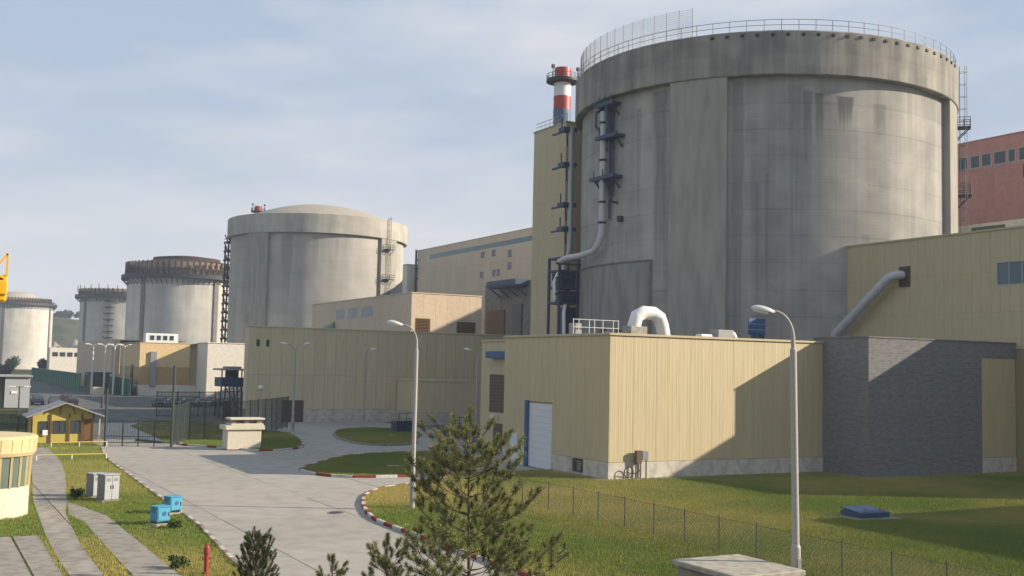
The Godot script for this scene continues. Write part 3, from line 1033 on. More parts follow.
func containment(label: String, o: Vector3, wall: Material) -> Node3D:
	var t := thing("containment_building", label, "reactor building")
	var mb := MB.new()
	mb.lathe(o, [Vector2(21.4, 0), Vector2(21.4, 38.05)], 96)
	obj("wall", mb, wall, t)
	return t

# rusty formwork crown of an unfinished containment
func crown(t: Node3D, o: Vector3, y: float, high: float, count: int, r: float) -> void:
	var mb := MB.new()
	mb.lathe(o, [Vector2(21.3, y - 0.2), Vector2(r, y - 0.2), Vector2(r, y + 1.3), Vector2(21.0, y + 1.3)], 72)
	for k in 72:
		var a := TAU * k / 72.0
		var e := Vector3(cos(a), 0, sin(a))
		mb.bar(o + e * 21.4 + Vector3.UP * (y - 2.4), o + e * (r - 0.1) + Vector3.UP * (y - 0.2), 0.22)
	obj("scaffold_ring", mb, M.dark_steel, t)
	mb = MB.new()
	mb.lathe(o, [Vector2(21.2, y + 1.3), Vector2(21.2, y + high * 0.6), Vector2(20.4, y + high * 0.62), Vector2(20.0, y + high)], 72)
	var w := obj("formwork", mb, M.formwork, t)
	w.set_meta("label", "rusty steel formwork ring round the top")
	var pm := box_mesh(Vector3(0.6, high - 1.0, 0.6))
	for k in count:
		var a := TAU * k / count
		if sin(a) * 0.75 + cos(a) * -0.66 < -0.25: continue
		inst("formwork_post", pm, M.rust, w, Transform3D(Basis(Vector3.UP, -a), o + Vector3(cos(a) * 22.0, y + 1.3 + (high - 1.2) * 0.5, sin(a) * 22.0)))
	mb = MB.new()
	arc_bar(mb, o, 22.0, y + high * 0.55, 0, TAU, 72, 0.25)
	arc_bar(mb, o, 22.6, y + 2.4, 0, TAU, 72, 0.1)
	obj("formwork_rail", mb, M.rust, t)

func make_far_containments() -> void:
	var o := P(88.35, 0, 263.4)
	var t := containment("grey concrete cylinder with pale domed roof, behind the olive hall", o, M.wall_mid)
	var mb := MB.new()
	mb.lathe(o, [Vector2(22.3, 38.06), Vector2(22.3, 42.45)], 96)
	mb.lathe(o, [Vector2(22.3, 42.45), Vector2(22.15, 42.56), Vector2(20.6, 42.56), Vector2(20.6, 41.5)], 96)
	mb.lathe(o, [Vector2(21.4, 38.0), Vector2(22.22, 37.98), Vector2(22.3, 38.06)], 96)
	obj("ring_beam", mb, M.ring_mid, t)
	mb = MB.new()
	dome(mb, o, 20.4, 42.0, 47.3, 64)
	obj("dome", mb, M.concrete_pale, t)
	for d in [148.0, 58.0, 238.0, 328.0]:
		pilaster(t, o, d, 21.3, 22.15, 37.97, M.pil[0])
	ladder(t, o, 60.5, 22.1, 14.0, 43.2)
	ladder_platform(t, o, 61.0, 22.1, 35.4, 2.6)
	ladder_platform(t, o, 61.0, 22.1, 28.2, 2.6)
	# scaffold stair tower on its shaded edge
	var s := thing("scaffold_tower", "dark steel scaffold tower climbing the left edge of the domed cylinder", "scaffold", P(69.6, 0, 274.0))
	for x in [-1.5, 0.0, 1.5]:
		for z in [-1.6, 1.6]:
			mb = MB.new()
			mb.bar(Vector3(x, 0, z), Vector3(x, 38.5 + x, z), 0.36)
			obj("upright", mb, M.dark_steel, s)
	for k in 17:
		var y := 2.2 * (k + 1)
		mb = MB.new()
		mb.box(Vector3(-1.9, y, -1.9), Vector3(1.7, y + 0.4, 1.9))
		var w := rng.randf_range(0.2, 1.4)
		mb.bar(Vector3(-1.5 - w, y + 0.1, 1.6), Vector3(1.7, y + 0.1, 1.6), 0.14)
		mb.bar(Vector3(-1.5, y, 1.7), Vector3(1.5, y + 2.2, 1.7), 0.3)
		mb.bar(Vector3(1.5, y, 1.6), Vector3(-1.5, y + 2.2, 1.6), 0.22)
		mb.box(Vector3(-0.2, y + 0.22, -1.8), Vector3(1.6, y + 1.6, -1.6))
		mb.bar(Vector3(-1.7, y, 1.7), Vector3(-1.7, y + 2.2, -1.7), 0.22)
		mb.bar(Vector3(-1.8, y + 1.1, 1.7), Vector3(1.7, y + 1.1, 1.7), 0.12)
		mb.bar(Vector3(-1.8, y + 1.1, -1.7), Vector3(-1.8, y + 1.1, 1.7), 0.12)
		obj("deck", mb, M.dark_steel, s)
	# vent stack tip behind it
	stack(P(82.0, 0, 297.0), 50.7, 1.0, "small red and white stack tip rising behind the domed cylinder")
	# three unfinished ones
	o = P(91, 0, 427)
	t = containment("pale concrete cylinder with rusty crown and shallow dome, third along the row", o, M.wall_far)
	crown(t, o, 37.8, 6.0, 64, 23.6)
	mb = MB.new()
	mb.lathe(o, [Vector2(20.0, 43.8), Vector2(15, 44.8), Vector2(12.6, 45.2), Vector2(12.4, 46.4), Vector2(6, 47.2), Vector2(0.0, 47.4)], 60)
	obj("dome", mb, M.rust, t)
	for d in [146.0, 72.0]: pilaster(t, o, d, 21.3, 21.9, 37.5, M.concrete_dark, 2.2)
	o = P(95, 0, 590)
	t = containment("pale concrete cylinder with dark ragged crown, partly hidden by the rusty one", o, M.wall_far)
	crown(t, o, 38.2, 4.2, 60, 24.0)
	for k in 60:
		var e := Vector3(cos(TAU * k / 60.0), 0, sin(TAU * k / 60.0))
		mb = MB.new()
		mb.bar(o + e * 22.8 + Vector3.UP * 41, o + e * 22.8 + Vector3.UP * (43.0 + rng.randf() * 2.2), 0.3)
		if k % 2 == 0 and e.z > -0.5: obj("scaffold_pole", mb, M.dark_steel, t)
	for d in [158.0, 70.0]: pilaster(t, o, d, 21.3, 21.9, 37.5, M.concrete_dark, 2.0)
	ladder(t, o, 118.0, 21.6, 4.0, 38.0)
	mb = MB.new()
	for k in 12: mb.obox(Transform3D(Basis(Vector3.UP, -deg_to_rad(118.0)), o + Vector3(cos(deg_to_rad(118.0)) * 22.2, 3.0 + k * 3.0, sin(deg_to_rad(118.0)) * 22.2)), Vector3(1.4, 0.3, 5.0))
	obj("stair_landing", mb, M.rust, t)
	o = P(53, 0, 720)
	t = containment("creamy white concrete cylinder with brown crown at the left edge", o, M.wall_far)
	crown(t, o, 38.0, 4.0, 84, 23.6)
	mb = MB.new()
	mb.lathe(o, [Vector2(15, 41.0), Vector2(10, 45.0), Vector2(4, 46.2), Vector2(0, 46.4)], 48)
	obj("dome", mb, M.concrete_pale, t)
	for d in [110.0, 30.0]: pilaster(t, o, d, 21.3, 21.9, 37.5, M.concrete_dark, 2.0)
	mb = MB.new()
	for k in 2: mb.obox(Transform3D(Basis(Vector3.UP, -deg_to_rad(141.0 - k * 6.0)), o + Vector3(cos(deg_to_rad(141.0 - k * 6.0)) * 21.4, 8.0, sin(deg_to_rad(141.0 - k * 6.0)) * 21.4)), Vector3(0.3, 7.0, 1.6))
	obj("opening", mb, M.frame_dark, t)

func stack(at: Vector3, top: float, r: float, label: String) -> void:
	var t := thing("vent_stack", label, "chimney", at)
	var y := top
	for k in 5:
		var h: float = [2.3, 2.0, 2.0, 4.0, 20.0][k]
		h *= r / 1.25
		var mb := MB.new()
		mb.lathe(Vector3.ZERO, [Vector2(r * (1.0 + 0.02 * k), y - h), Vector2(r * (1.0 + 0.02 * k), y)], 28)
		obj("band", mb, [M.red_paint, M.white_paint, M.red_paint, M.stack_blue, M.stack_blue][k], t)
		y -= h
	var mb := MB.new()
	mb.lathe(Vector3.ZERO, [Vector2(0.0, top - 0.5), Vector2(r * 0.8, top - 0.5), Vector2(r * 0.8, top), Vector2(r, top)], 28)
	obj("flue", mb, M.black, t)
	mb = MB.new()
	var py := top - 2.1 * r / 1.25
	mb.lathe(Vector3.ZERO, [Vector2(r, py), Vector2(r * 1.95, py), Vector2(r * 1.95, py + 0.3 * r), Vector2(r, py + 0.3 * r)], 28)
	for k in 20:
		var e := Vector3(cos(TAU * k / 20.0), 0, sin(TAU * k / 20.0)) * r * 1.9
		mb.bar(e + Vector3.UP * py, e + Vector3.UP * (py + 1.1), 0.06)
	arc_bar(mb, Vector3.ZERO, r * 1.9, py + 1.1, 0, TAU, 28, 0.06)
	arc_bar(mb, Vector3.ZERO, r * 1.9, py + 0.65, 0, TAU, 28, 0.05)
	for e in [Vector3(-1.7, 0, 0.6), Vector3(1.5, 0, 1.0)]:
		mb.bar(e * r + Vector3.UP * py, e * r + Vector3.UP * (py + 1.9), 0.1)
		mb.obox(Transform3D(Basis(), e * r + Vector3.UP * (py + 2.0)), Vector3(0.4, 0.5, 0.4))
	obj("gallery", mb, M.dark_steel, t)

# ---------------------------------------------------------------- halls round the near containment
func make_near_halls() -> void:
	var H := 10.45
	var t := thing("annex_hall", "cream metal clad hall with white plinth and roller door, nearest building on the lawn", "building")
	block(t, "wall", 44.0, 82.0, 65.4, 81.2, 0, H - 0.05, M.joint)
	block(t, "wall", 49.0, 72.0, 81.2, 95.2, 0, H - 0.1, M.joint)
	var door := Rect2(73.2, 0.0, 4.0, 5.25)
	clad(t, "B", 65.4, 43.94, 64.6, [1.32, H], 1.02, M.cream)
	clad(t, "A", 44.0, 65.4, 81.2, [1.32, H], 1.02, M.cream, [door])
	clad(t, "A", 49.0, 81.2, 95.2, [0.1, H - 0.05], 1.02, M.cream, [Rect2(90.2, 3.6, 3.2, 3.6), Rect2(90.6, 0.0, 1.9, 2.6)])
	block(t, "plinth", 43.9, 64.6, 65.28, 65.4, -0.1, 1.3, M.plinth)
	block(t, "plinth", 43.88, 44.0, 65.4, 73.1, -0.1, 1.3, M.plinth)
	block(t, "plinth", 43.88, 44.0, 77.3, 81.2, -0.1, 1.3, M.plinth)
	roof_and_coping(t, 43.92, 64.5, 65.32, 81.2, H, M.trim)
	block(t, "roof", 64.5, 82.0, 66.5, 79.0, H - 0.04, H, M.roof)
	roof_and_coping(t, 48.94, 72.0, 81.3, 95.2, H - 0.05, M.trim)
	# roller door with ribs, its blue jamb
	var mb := MB.new()
	for k in 10: mb.cbox(P(43.97, 0.02 + k * 0.51, 77.0), P(44.02, 0.02 + k * 0.51 + 0.50, 73.3), 0.006)
	obj("roller_door", mb, M.door_white, t)
	mb = MB.new()
	mb.box(P(43.78, 0, 77.35), P(43.995, 5.3, 76.9))
	obj("door_frame", mb, M.blue_dark, t)
	mb = MB.new()
	mb.cbox(P(43.84, 0, 79.75), P(43.935, 2.5, 78.6), 0.01)
	obj("side_door", mb, M.door_white, t)
	# recess with brown shutter, blue awning, wall lamp, doorway
	mb = MB.new()
	for k in 12: mb.box(P(48.97, 3.6 + k * 0.3, 93.4), P(48.99, 3.6 + k * 0.3 + 0.265, 90.2))
	obj("shutter", mb, M.brown, t)
	mb = MB.new()
	mb.cbox(P(48.2, 8.75, 93.0), P(48.93, 9.4, 89.0), 0.03)
	obj("awning", mb, M.blue_dark, t)
	mb = MB.new()
	mb.cbox(P(48.45, 2.95, 92.3), P(48.93, 3.4, 91.5), 0.04)
	obj("wall_lamp", mb, M.lamp_head, t)
	mb = MB.new()
	mb.box(P(48.98, 0.02, 92.4), P(49.02, 2.55, 90.7))
	obj("doorway", mb, M.brown, t)
	# louvre by the corner
	mb = MB.new()
	mb.box(P(43.80, 0.3, 69.95), P(43.88, 1.28, 69.5))
	mb.box(P(43.80, 0.3, 69.5), P(43.88, 0.38, 68.6))
	mb.box(P(43.80, 1.2, 69.5), P(43.88, 1.28, 68.6))
	mb.box(P(43.80, 0.3, 68.75), P(43.88, 1.28, 68.6))
	for k in 6: mb.obox(Transform3D(Basis(Vector3.BACK, 0.5), P(43.85, 0.45 + k * 0.14, 69.12)), Vector3(0.09, 0.015, 0.74))
	obj("vent_grille", mb, M.frame_dark, t)
	# meter box on posts with hose
	t = thing("meter_box", "grey meter box on thin legs with coiled hose against the sunlit plinth", "utility box", P(46.5, 0, 65.0))
	mb = MB.new()
	mb.cbox(Vector3(-0.45, 1.25, -0.14), Vector3(0.05, 2.15, 0.12), 0.02)
	obj("case", mb, M.brown, t)
	mb = MB.new()
	mb.cbox(Vector3(0.08, 1.45, -0.14), Vector3(0.62, 2.1, 0.12), 0.02)
	obj("cover", mb, M.cabinet, t)
	for x in [-0.4, 0.0, 0.5]:
		mb = MB.new()
		mb.bar(Vector3(x, 0, 0), Vector3(x, 1.5, 0), 0.07)
		obj("leg", mb, M.frame_dark, t)
	mb = MB.new()
	var pts := []
	for k in 17:
		var a := TAU * k / 16.0
		pts.append(Vector3(-1.05 - 0.4 * cos(a), 0.62 + 0.36 * sin(a), 0.05))
	pts.append(Vector3(-0.4, 0.5, 0.05))
	pts.append(Vector3(-0.1, 0.75, 0.05))
	mb.tube(pts, [0.04], 6)
	obj("hose", mb, M.black, t)
	# grey block wall, and the low cream bay right of it
	t = thing("block_wall_building", "dark grey concrete block building half in shadow, joined to the cream hall", "building")
	block(t, "wall", 64.6, 77.6, 60.5, 66.4, -0.1, 10.82, M.brick)
	block(t, "wall", 77.6, 82.0, 60.5, 66.4, 9.58, 10.82, M.brick)
	block(t, "wall", 77.6, 82.0, 60.9, 66.4, 0, 9.58, M.joint)
	block(t, "coping", 64.54, 82.0, 60.44, 66.4, 10.82, 10.94, M.concrete_dark, 0.02)
	t = thing("cream_bay", "low cream clad bay with white plinth in shade at the right edge", "building")
	block(t, "wall", 77.62, 81.9, 60.6, 60.89, 0, 9.56, M.joint)
	clad(t, "B", 60.6, 77.62, 81.9, [1.36, 5.5, 9.56], 0.85, M.cream)
	block(t, "plinth", 77.63, 81.9, 60.51, 60.6, -0.1, 1.33, M.plinth)
	# tall cream hall on the right; its lower front part stands outside the picture
	t = thing("tall_cream_hall", "tall cream clad hall with slanting grey pipe and window, right of the great cylinder", "building")
	block(t, "wall", 82.0, 112.0, 57.0, 82.0, 0, 20.75, M.joint)
	block(t, "wall", 82.0, 112.0, 36.6, 57.0, 0, 15.4, M.cream[0])
	clad(t, "A", 82.0, 57.0, 79.6, [10.4, 13.6, 17.1, 20.75], 1.0, M.cream, [Rect2(71.6, 16.3, 1.3, 1.95), Rect2(57.3, 15.85, 5.0, 2.1)])
	roof_and_coping(t, 81.94, 112.0, 57.0, 82.0, 20.75, M.trim)
	roof_and_coping(t, 81.94, 112.0, 36.6, 56.9, 15.4, M.trim)
	window(t, "A", 82.0, 57.3, 62.3, 15.85, 17.95, M.glass_blue, M.frame_pale, 3, 0.1, 0.08)
	mb = MB.new()
	mb.box(P(81.86, 16.3, 72.9), P(81.99, 18.25, 71.6))
	for k in 8: mb.obox(Transform3D(Basis(Vector3.BACK, 0.5), P(81.86, 16.5 + k * 0.21, 72.25)), Vector3(0.16, 0.02, 1.2))
	obj("louvre", mb, M.brown, t)
	mb = MB.new()
	mb.tube([P(81.95, 17.45, 72.5), P(81.3, 17.45, 72.7), P(80.95, 17.2, 73.3), P(80.8, 14.0, 77.3), P(80.7, 10.6, 81.6)], [0.42, 0.44, 0.44, 0.44, 0.44], 14)
	for k in 9:
		var c := P(80.95, 17.2, 73.3).lerp(P(80.7, 10.6, 81.6), (k + 0.3) / 9.0)
		var d := (P(80.7, 10.6, 81.6) - P(80.95, 17.2, 73.3)).normalized()
		mb.tube([c - d * 0.06, c + d * 0.06], [0.5], 14)
	obj("slanting_pipe", mb, M.pipe_pale, t)
	# hall beyond the right edge whose shadow lies on the lawn
	t = thing("service_hall", "cream service hall standing right of the picture, its shadow on the lawn", "building")
	block(t, "wall", 77.2, 110.0, -22.0, 25.7, 0, 16.3, M.cream[1])
	roof_and_coping(t, 77.15, 110.0, -22.0, 25.7, 16.3, M.trim)
	# olive lift tower
	t = thing("lift_tower", "tall narrow cream olive tower beside the great cylinder, under the red white stack", "tower")
	block(t, "wall", 72.0, 76.4, 117.8, 126.0, 0, 39.45, M.joint)
	clad(t, "A", 72.0, 117.74, 126.0, [5.0, 10.0, 14.9, 19.8, 24.7, 29.6, 34.5, 39.4], 1.65, M.cream)
	clad(t, "B", 117.8, 71.94, 76.4, [5.0, 10.0, 14.9, 19.8, 24.7, 29.6, 34.5, 39.4], 1.5, M.cream)
	roof_and_coping(t, 71.94, 76.4, 117.74, 126.0, 39.45, M.trim)
	mb = MB.new()
	for y in [40.1, 40.6]:
		mb.bar(P(72.2, y, 118.0), P(72.2, y, 125.8), 0.06)
	for k in 8: mb.bar(P(72.2, 39.5, 118.0 + k * 1.1), P(72.2, 40.6, 118.0 + k * 1.1), 0.06)
	obj("railing", mb, M.galv, t)
	stack(P(82.9, 0, 137.0), 52.5, 1.25, "tall red and white banded stack with gallery above the olive tower")
	# pink turbine hall
	t = thing("turbine_hall", "dusky pink clad hall with window band at the right edge", "building")
	block(t, "wall", 140.0, 185.0, 70.0, 146.0, 0, 43.7, M.joint)
	var wins := [[111.18, 113.05], [109.08, 110.83], [107.1, 108.85], [104.53, 106.75], [103.02, 104.3], [98.58, 102.55], [93.92, 98.0], [113.52, 115.5], [115.97, 118.07]]
	var holes := []
	for w in wins: holes.append(Rect2(w[0], 39.5, w[1] - w[0], 2.04))
	holes.append(Rect2(98.93, 37.05, 2.9, 1.9))
	holes.append(Rect2(98.93, 31.92, 2.7, 2.6))
	clad(t, "A", 140.0, 91.0, 135.0, [19.7, 26.7, 33.1, 39.0, 43.7], 1.4, M.pink, holes)
	for w in wins: window(t, "A", 140.0, w[0], w[1], 39.5, 41.54, M.glass, M.frame_pale, 0, 0.14, 0.05)
	window(t, "A", 140.0, 98.93, 101.83, 37.05, 38.95, M.glass, M.brown, 1, 0.12, 0.05)
	window(t, "A", 140.0, 98.93, 101.63, 31.92, 34.52, M.glass, M.brown, 1, 0.12, 0.05)
	roof_and_coping(t, 139.94, 185.0, 70.0, 146.0, 43.7, M.pink[1])
	block(t, "lower_roof", 112.1, 139.9, 70.0, 96.0, 20.0, 26.4, M.offwhite)
	block(t, "lower_window", 112.0, 112.1, 84.0, 88.6, 25.0, 26.0, M.glass_green)
	t = thing("auxiliary_building", "plain concrete auxiliary building hidden behind the great cylinder and olive tower", "building")
	block(t, "wall", 84.0, 104.0, 122.5, 138.0, 0, 30.0, M.concrete)
	roof_and_coping(t, 84.0, 104.0, 122.5, 138.0, 30.0, M.concrete_dark)
	# things on the annex roof
	t = thing("roof_duct", "white insulated duct bent like an upside down U on the cream roof", "duct", P(49.0, H, 67.6))
	mb = MB.new()
	mb.tube([Vector3(-1.4, -0.1, 0), Vector3(-1.38, 0.9, 0), Vector3(-1.15, 1.55, 0), Vector3(-0.5, 1.85, 0), Vector3(0.35, 1.82, 0), Vector3(0.95, 1.5, 0), Vector3(1.2, 0.9, 0), Vector3(1.42, -0.1, 0)], [0.52], 16)
	obj("bend", mb, M.white_paint, t)
	mb = MB.new()
	mb.cbox(Vector3(-2.1, -0.05, -0.6), Vector3(-0.6, 0.75, 0.6), 0.03)
	obj("fan_box", mb, M.concrete_pale, t)
	t = thing("air_conditioner", "pale boxy air unit on the cream roof, left of the blue panels", "air conditioner", P(56.0, H, 67.4))
	mb = MB.new()
	mb.cbox(Vector3(-0.9, 0, -0.5), Vector3(0.7, 0.78, 0.5), 0.05)
	obj("case", mb, M.metal_roof, t)
	mb = MB.new()
	mb.tube([Vector3(0.7, 0.5, 0), Vector3(1.0, 0.45, 0), Vector3(1.25, 0.0, 0)], [0.25], 10)
	obj("duct", mb, M.white_paint, t)
	t = thing("roof_vent", "small low white vent hood on the cream roof edge", "vent", P(54.1, H, 67.4))
	mb = MB.new()
	mb.cbox(Vector3(-0.6, 0.1, -0.4), Vector3(0.6, 0.38, 0.4), 0.1)
	obj("hood", mb, M.white_paint, t)
	mb = MB.new()
	mb.box(Vector3(-0.4, 0, -0.3), Vector3(0.4, 0.12, 0.3))
	obj("base", mb, M.cabinet, t)
	t = thing("roof_sign", "blue slatted panel on posts standing on the cream roof", "panel", P(64.4, H, 73.0))
	for k in 3:
		mb = MB.new()
		mb.cbox(Vector3(-0.95, 0.75 + k * 0.5, -0.05), Vector3(0.95, 1.18 + k * 0.5, 0.05), 0.02)
		obj("panel", mb, M.blue_dark, t)
	for x in [-0.5, 0.3]:
		mb = MB.new()
		mb.cbox(Vector3(x, 0, -0.2), Vector3(x + 0.45, 0.9, 0.2), 0.03)
		obj("post", mb, M.blue_steel, t)
	t = thing("roof_railing", "white pipe railing with gate on the cream roof corner", "railing", P(47.5, H, 73.5))
	for x in [-1.6, -1.1, -0.1, 0.4, 1.2, 2.2, 2.7]:
		mb = MB.new()
		mb.bar(Vector3(x, 0, 0), Vector3(x, 1.45, 0), 0.06)
		obj("post", mb, M.pipe_pale, t)
	for y in [1.42, 0.8]:
		mb = MB.new()
		mb.bar(Vector3(-1.65, y, 0), Vector3(2.75, y, 0), 0.055)
		obj("rail", mb, M.pipe_pale, t)
	mb = MB.new()
	mb.cbox(Vector3(-1.6, 0, -0.7), Vector3(-0.7, 1.1, -0.15), 0.03)
	obj("unit_box", mb, M.metal_roof, t)
	for x in [1.5, 3.0, 4.2]:
		var q := thing("roof_fan", "low dark fan unit on the cream roof behind the white railing", "fan", P(48.0 + x, H, 74.5), 0.0, "dark fans on the cream roof")
		mb = MB.new()
		mb.cbox(Vector3(-0.4, 0, -0.4), Vector3(0.4, 0.55, 0.4), 0.04)
		obj("case", mb, M.frame_dark, q)
		mb = MB.new()
		mb.lathe(Vector3(0, 0.55, 0), [Vector2(0.3, 0), Vector2(0.34, 0.2), Vector2(0.0, 0.28)], 14)
		obj("cowl", mb, M.dark_steel, q)

# ---------------------------------------------------------------- halls further along
func make_mid_site() -> void:
	var t := thing("olive_hall", "long low olive clad hall in shade across the middle distance", "building")
	block(t, "wall", 38.5, 44.6, 141.5, 143.2, 0, 12.45, M.joint)
	block(t, "wall", 44.6, 92.0, 141.5, 165.0, 0, 12.45, M.joint)
	clad(t, "B", 141.5, 38.44, 82.0, [1.7, 6.2, 12.5], 1.5, M.olive, [Rect2(43.2, 0, 3.0, 2.9), Rect2(39.5, 9.9, 0.45, 0.9), Rect2(40.8, 9.9, 0.45, 0.9)], 0.06, 0.03)
	clad(t, "A", 38.5, 141.5, 143.2, [1.7, 6.2, 12.5], 1.7, M.olive)
	block(t, "plinth", 38.46, 43.2, 141.42, 141.5, -0.1, 1.68, M.plinth)
	block(t, "plinth", 46.2, 82.0, 141.42, 141.5, -0.1, 1.68, M.plinth)
	roof_and_coping(t, 38.44, 44.4, 141.44, 143.2, 12.5, M.olive[0])
	roof_and_coping(t, 44.66, 92.0, 141.44, 165.0, 12.5, M.olive[0])
	for x in [39.5, 40.8]: window(t, "B", 141.5, x, x + 0.45, 9.9, 10.8, M.glass, M.frame_dark, 0, 0.06, 0.03)
	for s in 2:
		var mb := MB.new()
		mb.cbox(P(43.24 + s * 1.48, 0.02, 141.5), P(44.70 + s * 1.48, 2.88, 141.44), 0.01)
		mb.cbox(P(43.44 + s * 1.48, 1.6, 141.44), P(44.50 + s * 1.48, 2.6, 141.42), 0.005)
		var d := obj("door", mb, M.brown, t)
		mb = MB.new()
		mb.box(P(44.55 - s * 0.9 + s * 1.48, 1.1, 141.44), P(44.6 - s * 0.9 + s * 1.48, 1.3, 141.36))
		obj("handle", mb, M.galv, d)
	t = thing("low_olive_block", "low olive block with pale base stepping out of the long hall", "building")
	block(t, "wall", 59.6, 80.0, 134.0, 141.4, 0, 5.8, M.joint)
	clad(t, "B", 134.0, 59.54, 80.0, [1.6, 5.8], 2.2, M.olive)
	clad(t, "A", 59.6, 134.0, 141.3, [1.6, 5.8], 2.2, M.olive)
	block(t, "plinth", 59.56, 80.0, 133.92, 134.0, -0.1, 1.58, M.plinth)
	block(t, "plinth", 59.52, 59.6, 133.92, 141.3, -0.1, 1.58, M.plinth)
	roof_and_coping(t, 59.54, 80.0, 133.94, 141.3, 5.8, M.olive[0])
	# service building behind, with sunlit end
	t = thing("service_building", "tan building with sunlit end and three windows above the olive hall", "building")
	block(t, "wall", 71.7, 84.6, 165.1, 216.0, 0, 19.75, M.joint)
	var wins := [[182.2, 187.8], [189.7, 194.6], [196.6, 201.2]]
	var holes := []
	for w in wins: holes.append(Rect2(w[0], 16.25, w[1] - w[0], 2.0))
	clad(t, "A", 71.7, 165.04, 216.0, [10.0, 14.0, 19.75], 2.4, M.tan, holes)
	clad(t, "B", 165.1, 71.64, 84.6, [10.0, 19.75], 2.2, M.tan, [Rect2(72.4, 13.2, 2.7, 2.4), Rect2(80.0, 13.4, 3.5, 1.9)], 0.06, 0.02)
	for w in wins: window(t, "A", 71.7, w[0], w[1], 16.25, 18.25, M.glass_blue, M.frame_pale, 2, 0.1, 0.05)
	for w in [[72.4, 75.1, 13.2, 15.6], [80.0, 83.5, 13.4, 15.3]]:
		var mb := MB.new()
		for k in 10: mb.obox(Transform3D(Basis(Vector3.RIGHT, 0.5), P((w[0] + w[1]) * 0.5, lerpf(w[2], w[3], (k + 0.5) / 10.0), 165.05)), Vector3(w[1] - w[0], 0.02, 0.24))
		obj("louvre", mb, M.wood_brown, t)
	roof_and_coping(t, 71.64, 84.6, 165.04, 216.0, 19.75, M.tan[0])
	var mb := MB.new()
	mb.tube([P(70.0, 12.3, 205.0), P(70.4, 14.6, 203.4), P(71.6, 15.2, 202.0)], [0.7], 10)
	obj("wall_duct", mb, M.metal_roof, t)
	# turbine hall of the second unit
	t = thing("turbine_hall", "long cream brown hall with a thin teal window band, left of the olive tower", "building")
	block(t, "wall", 140.0, 185.0, 216.0, 318.5, 0, 44.17, M.joint)
	var small := [[271.83, 274.17, 38.33, 40.2], [265.3, 267.52, 38.33, 40.2], [255.97, 258.18, 37.28, 39.38], [255.97, 258.18, 34.02, 36.0], [272.18, 274.52, 32.62, 34.48], [265.07, 266.93, 32.62, 34.6], [262.5, 264.37, 32.62, 34.6]]
	holes = [Rect2(239.17, 40.78, 70.0, 1.35)]
	for w in small: holes.append(Rect2(w[0], w[2], w[1] - w[0], w[3] - w[2]))
	clad(t, "A", 140.0, 233.0, 318.5, [10.0, 20.8, 29.0, 36.6, 44.17], 3.5, M.tan, holes, 0.08, 0.04)
	for k in 20: window(t, "A", 140.0, 239.17 + k * 3.5, 242.67 + k * 3.5, 40.78, 42.13, M.glass_blue, M.glass_blue, 1, 0.14, 0.04)
	for w in small: window(t, "A", 140.0, w[0], w[1], w[2], w[3], M.glass, M.frame_dark, 0, 0.12, 0.04)
	roof_and_coping(t, 139.9, 185.0, 216.0, 318.62, 44.17, M.tan[1])
	mb = MB.new()
	for y in range(8, 44, 3): mb.box(P(139.2, y, 318.5 + 0.5), P(140.2, y + 0.5, 318.5 - 0.4))
	mb.bar(P(139.5, 4, 318.5 + 0.2), P(139.5, 44.5, 318.5 + 0.2), 0.55)
	obj("downpipe", mb, M.dark_steel, t)
	t = thing("loading_block", "grey brown block with blue canopy below the window band hall", "building")
	block(t, "wall", 110.0, 139.8, 180.0, 213.0, 0, 25.6, M.concrete_dark)
	roof_and_coping(t, 109.95, 139.8, 180.0, 213.0, 25.6, M.concrete_dark)
	mb = MB.new()
	mb.cbox(P(107.0, 24.4, 206.0), P(109.9, 24.7, 194.0), 0.05)
	mb.cbox(P(106.8, 24.7, 206.3), P(109.9, 25.9, 193.7), 0.05)
	for b in [194.5, 198.3, 202.0, 205.5]: mb.bar(P(107.2, 24.5, b), P(109.9, 22.6, b), 0.25)
	obj("canopy", mb, M.blue_steel, t)
	mb = MB.new()
	mb.box(P(109.7, 12.0, 211.5), P(109.98, 20.0, 203.5))
	obj("shutter", mb, M.wood_brown, t)
	mb = MB.new()
	mb.box(P(109.7, 12.0, 200.0), P(109.98, 21.0, 196.0))
	obj("tall_window", mb, M.glass, t)
	t = thing("white_block", "pale block peeping between the domed cylinder and the window band hall", "building")
	block(t, "wall", 138.2, 175.0, 322.6, 350.0, 0, 40.0, M.offwhite)
	roof_and_coping(t, 138.1, 175.0, 322.5, 350.0, 40.0, M.concrete_dark)
	make_far_containments()

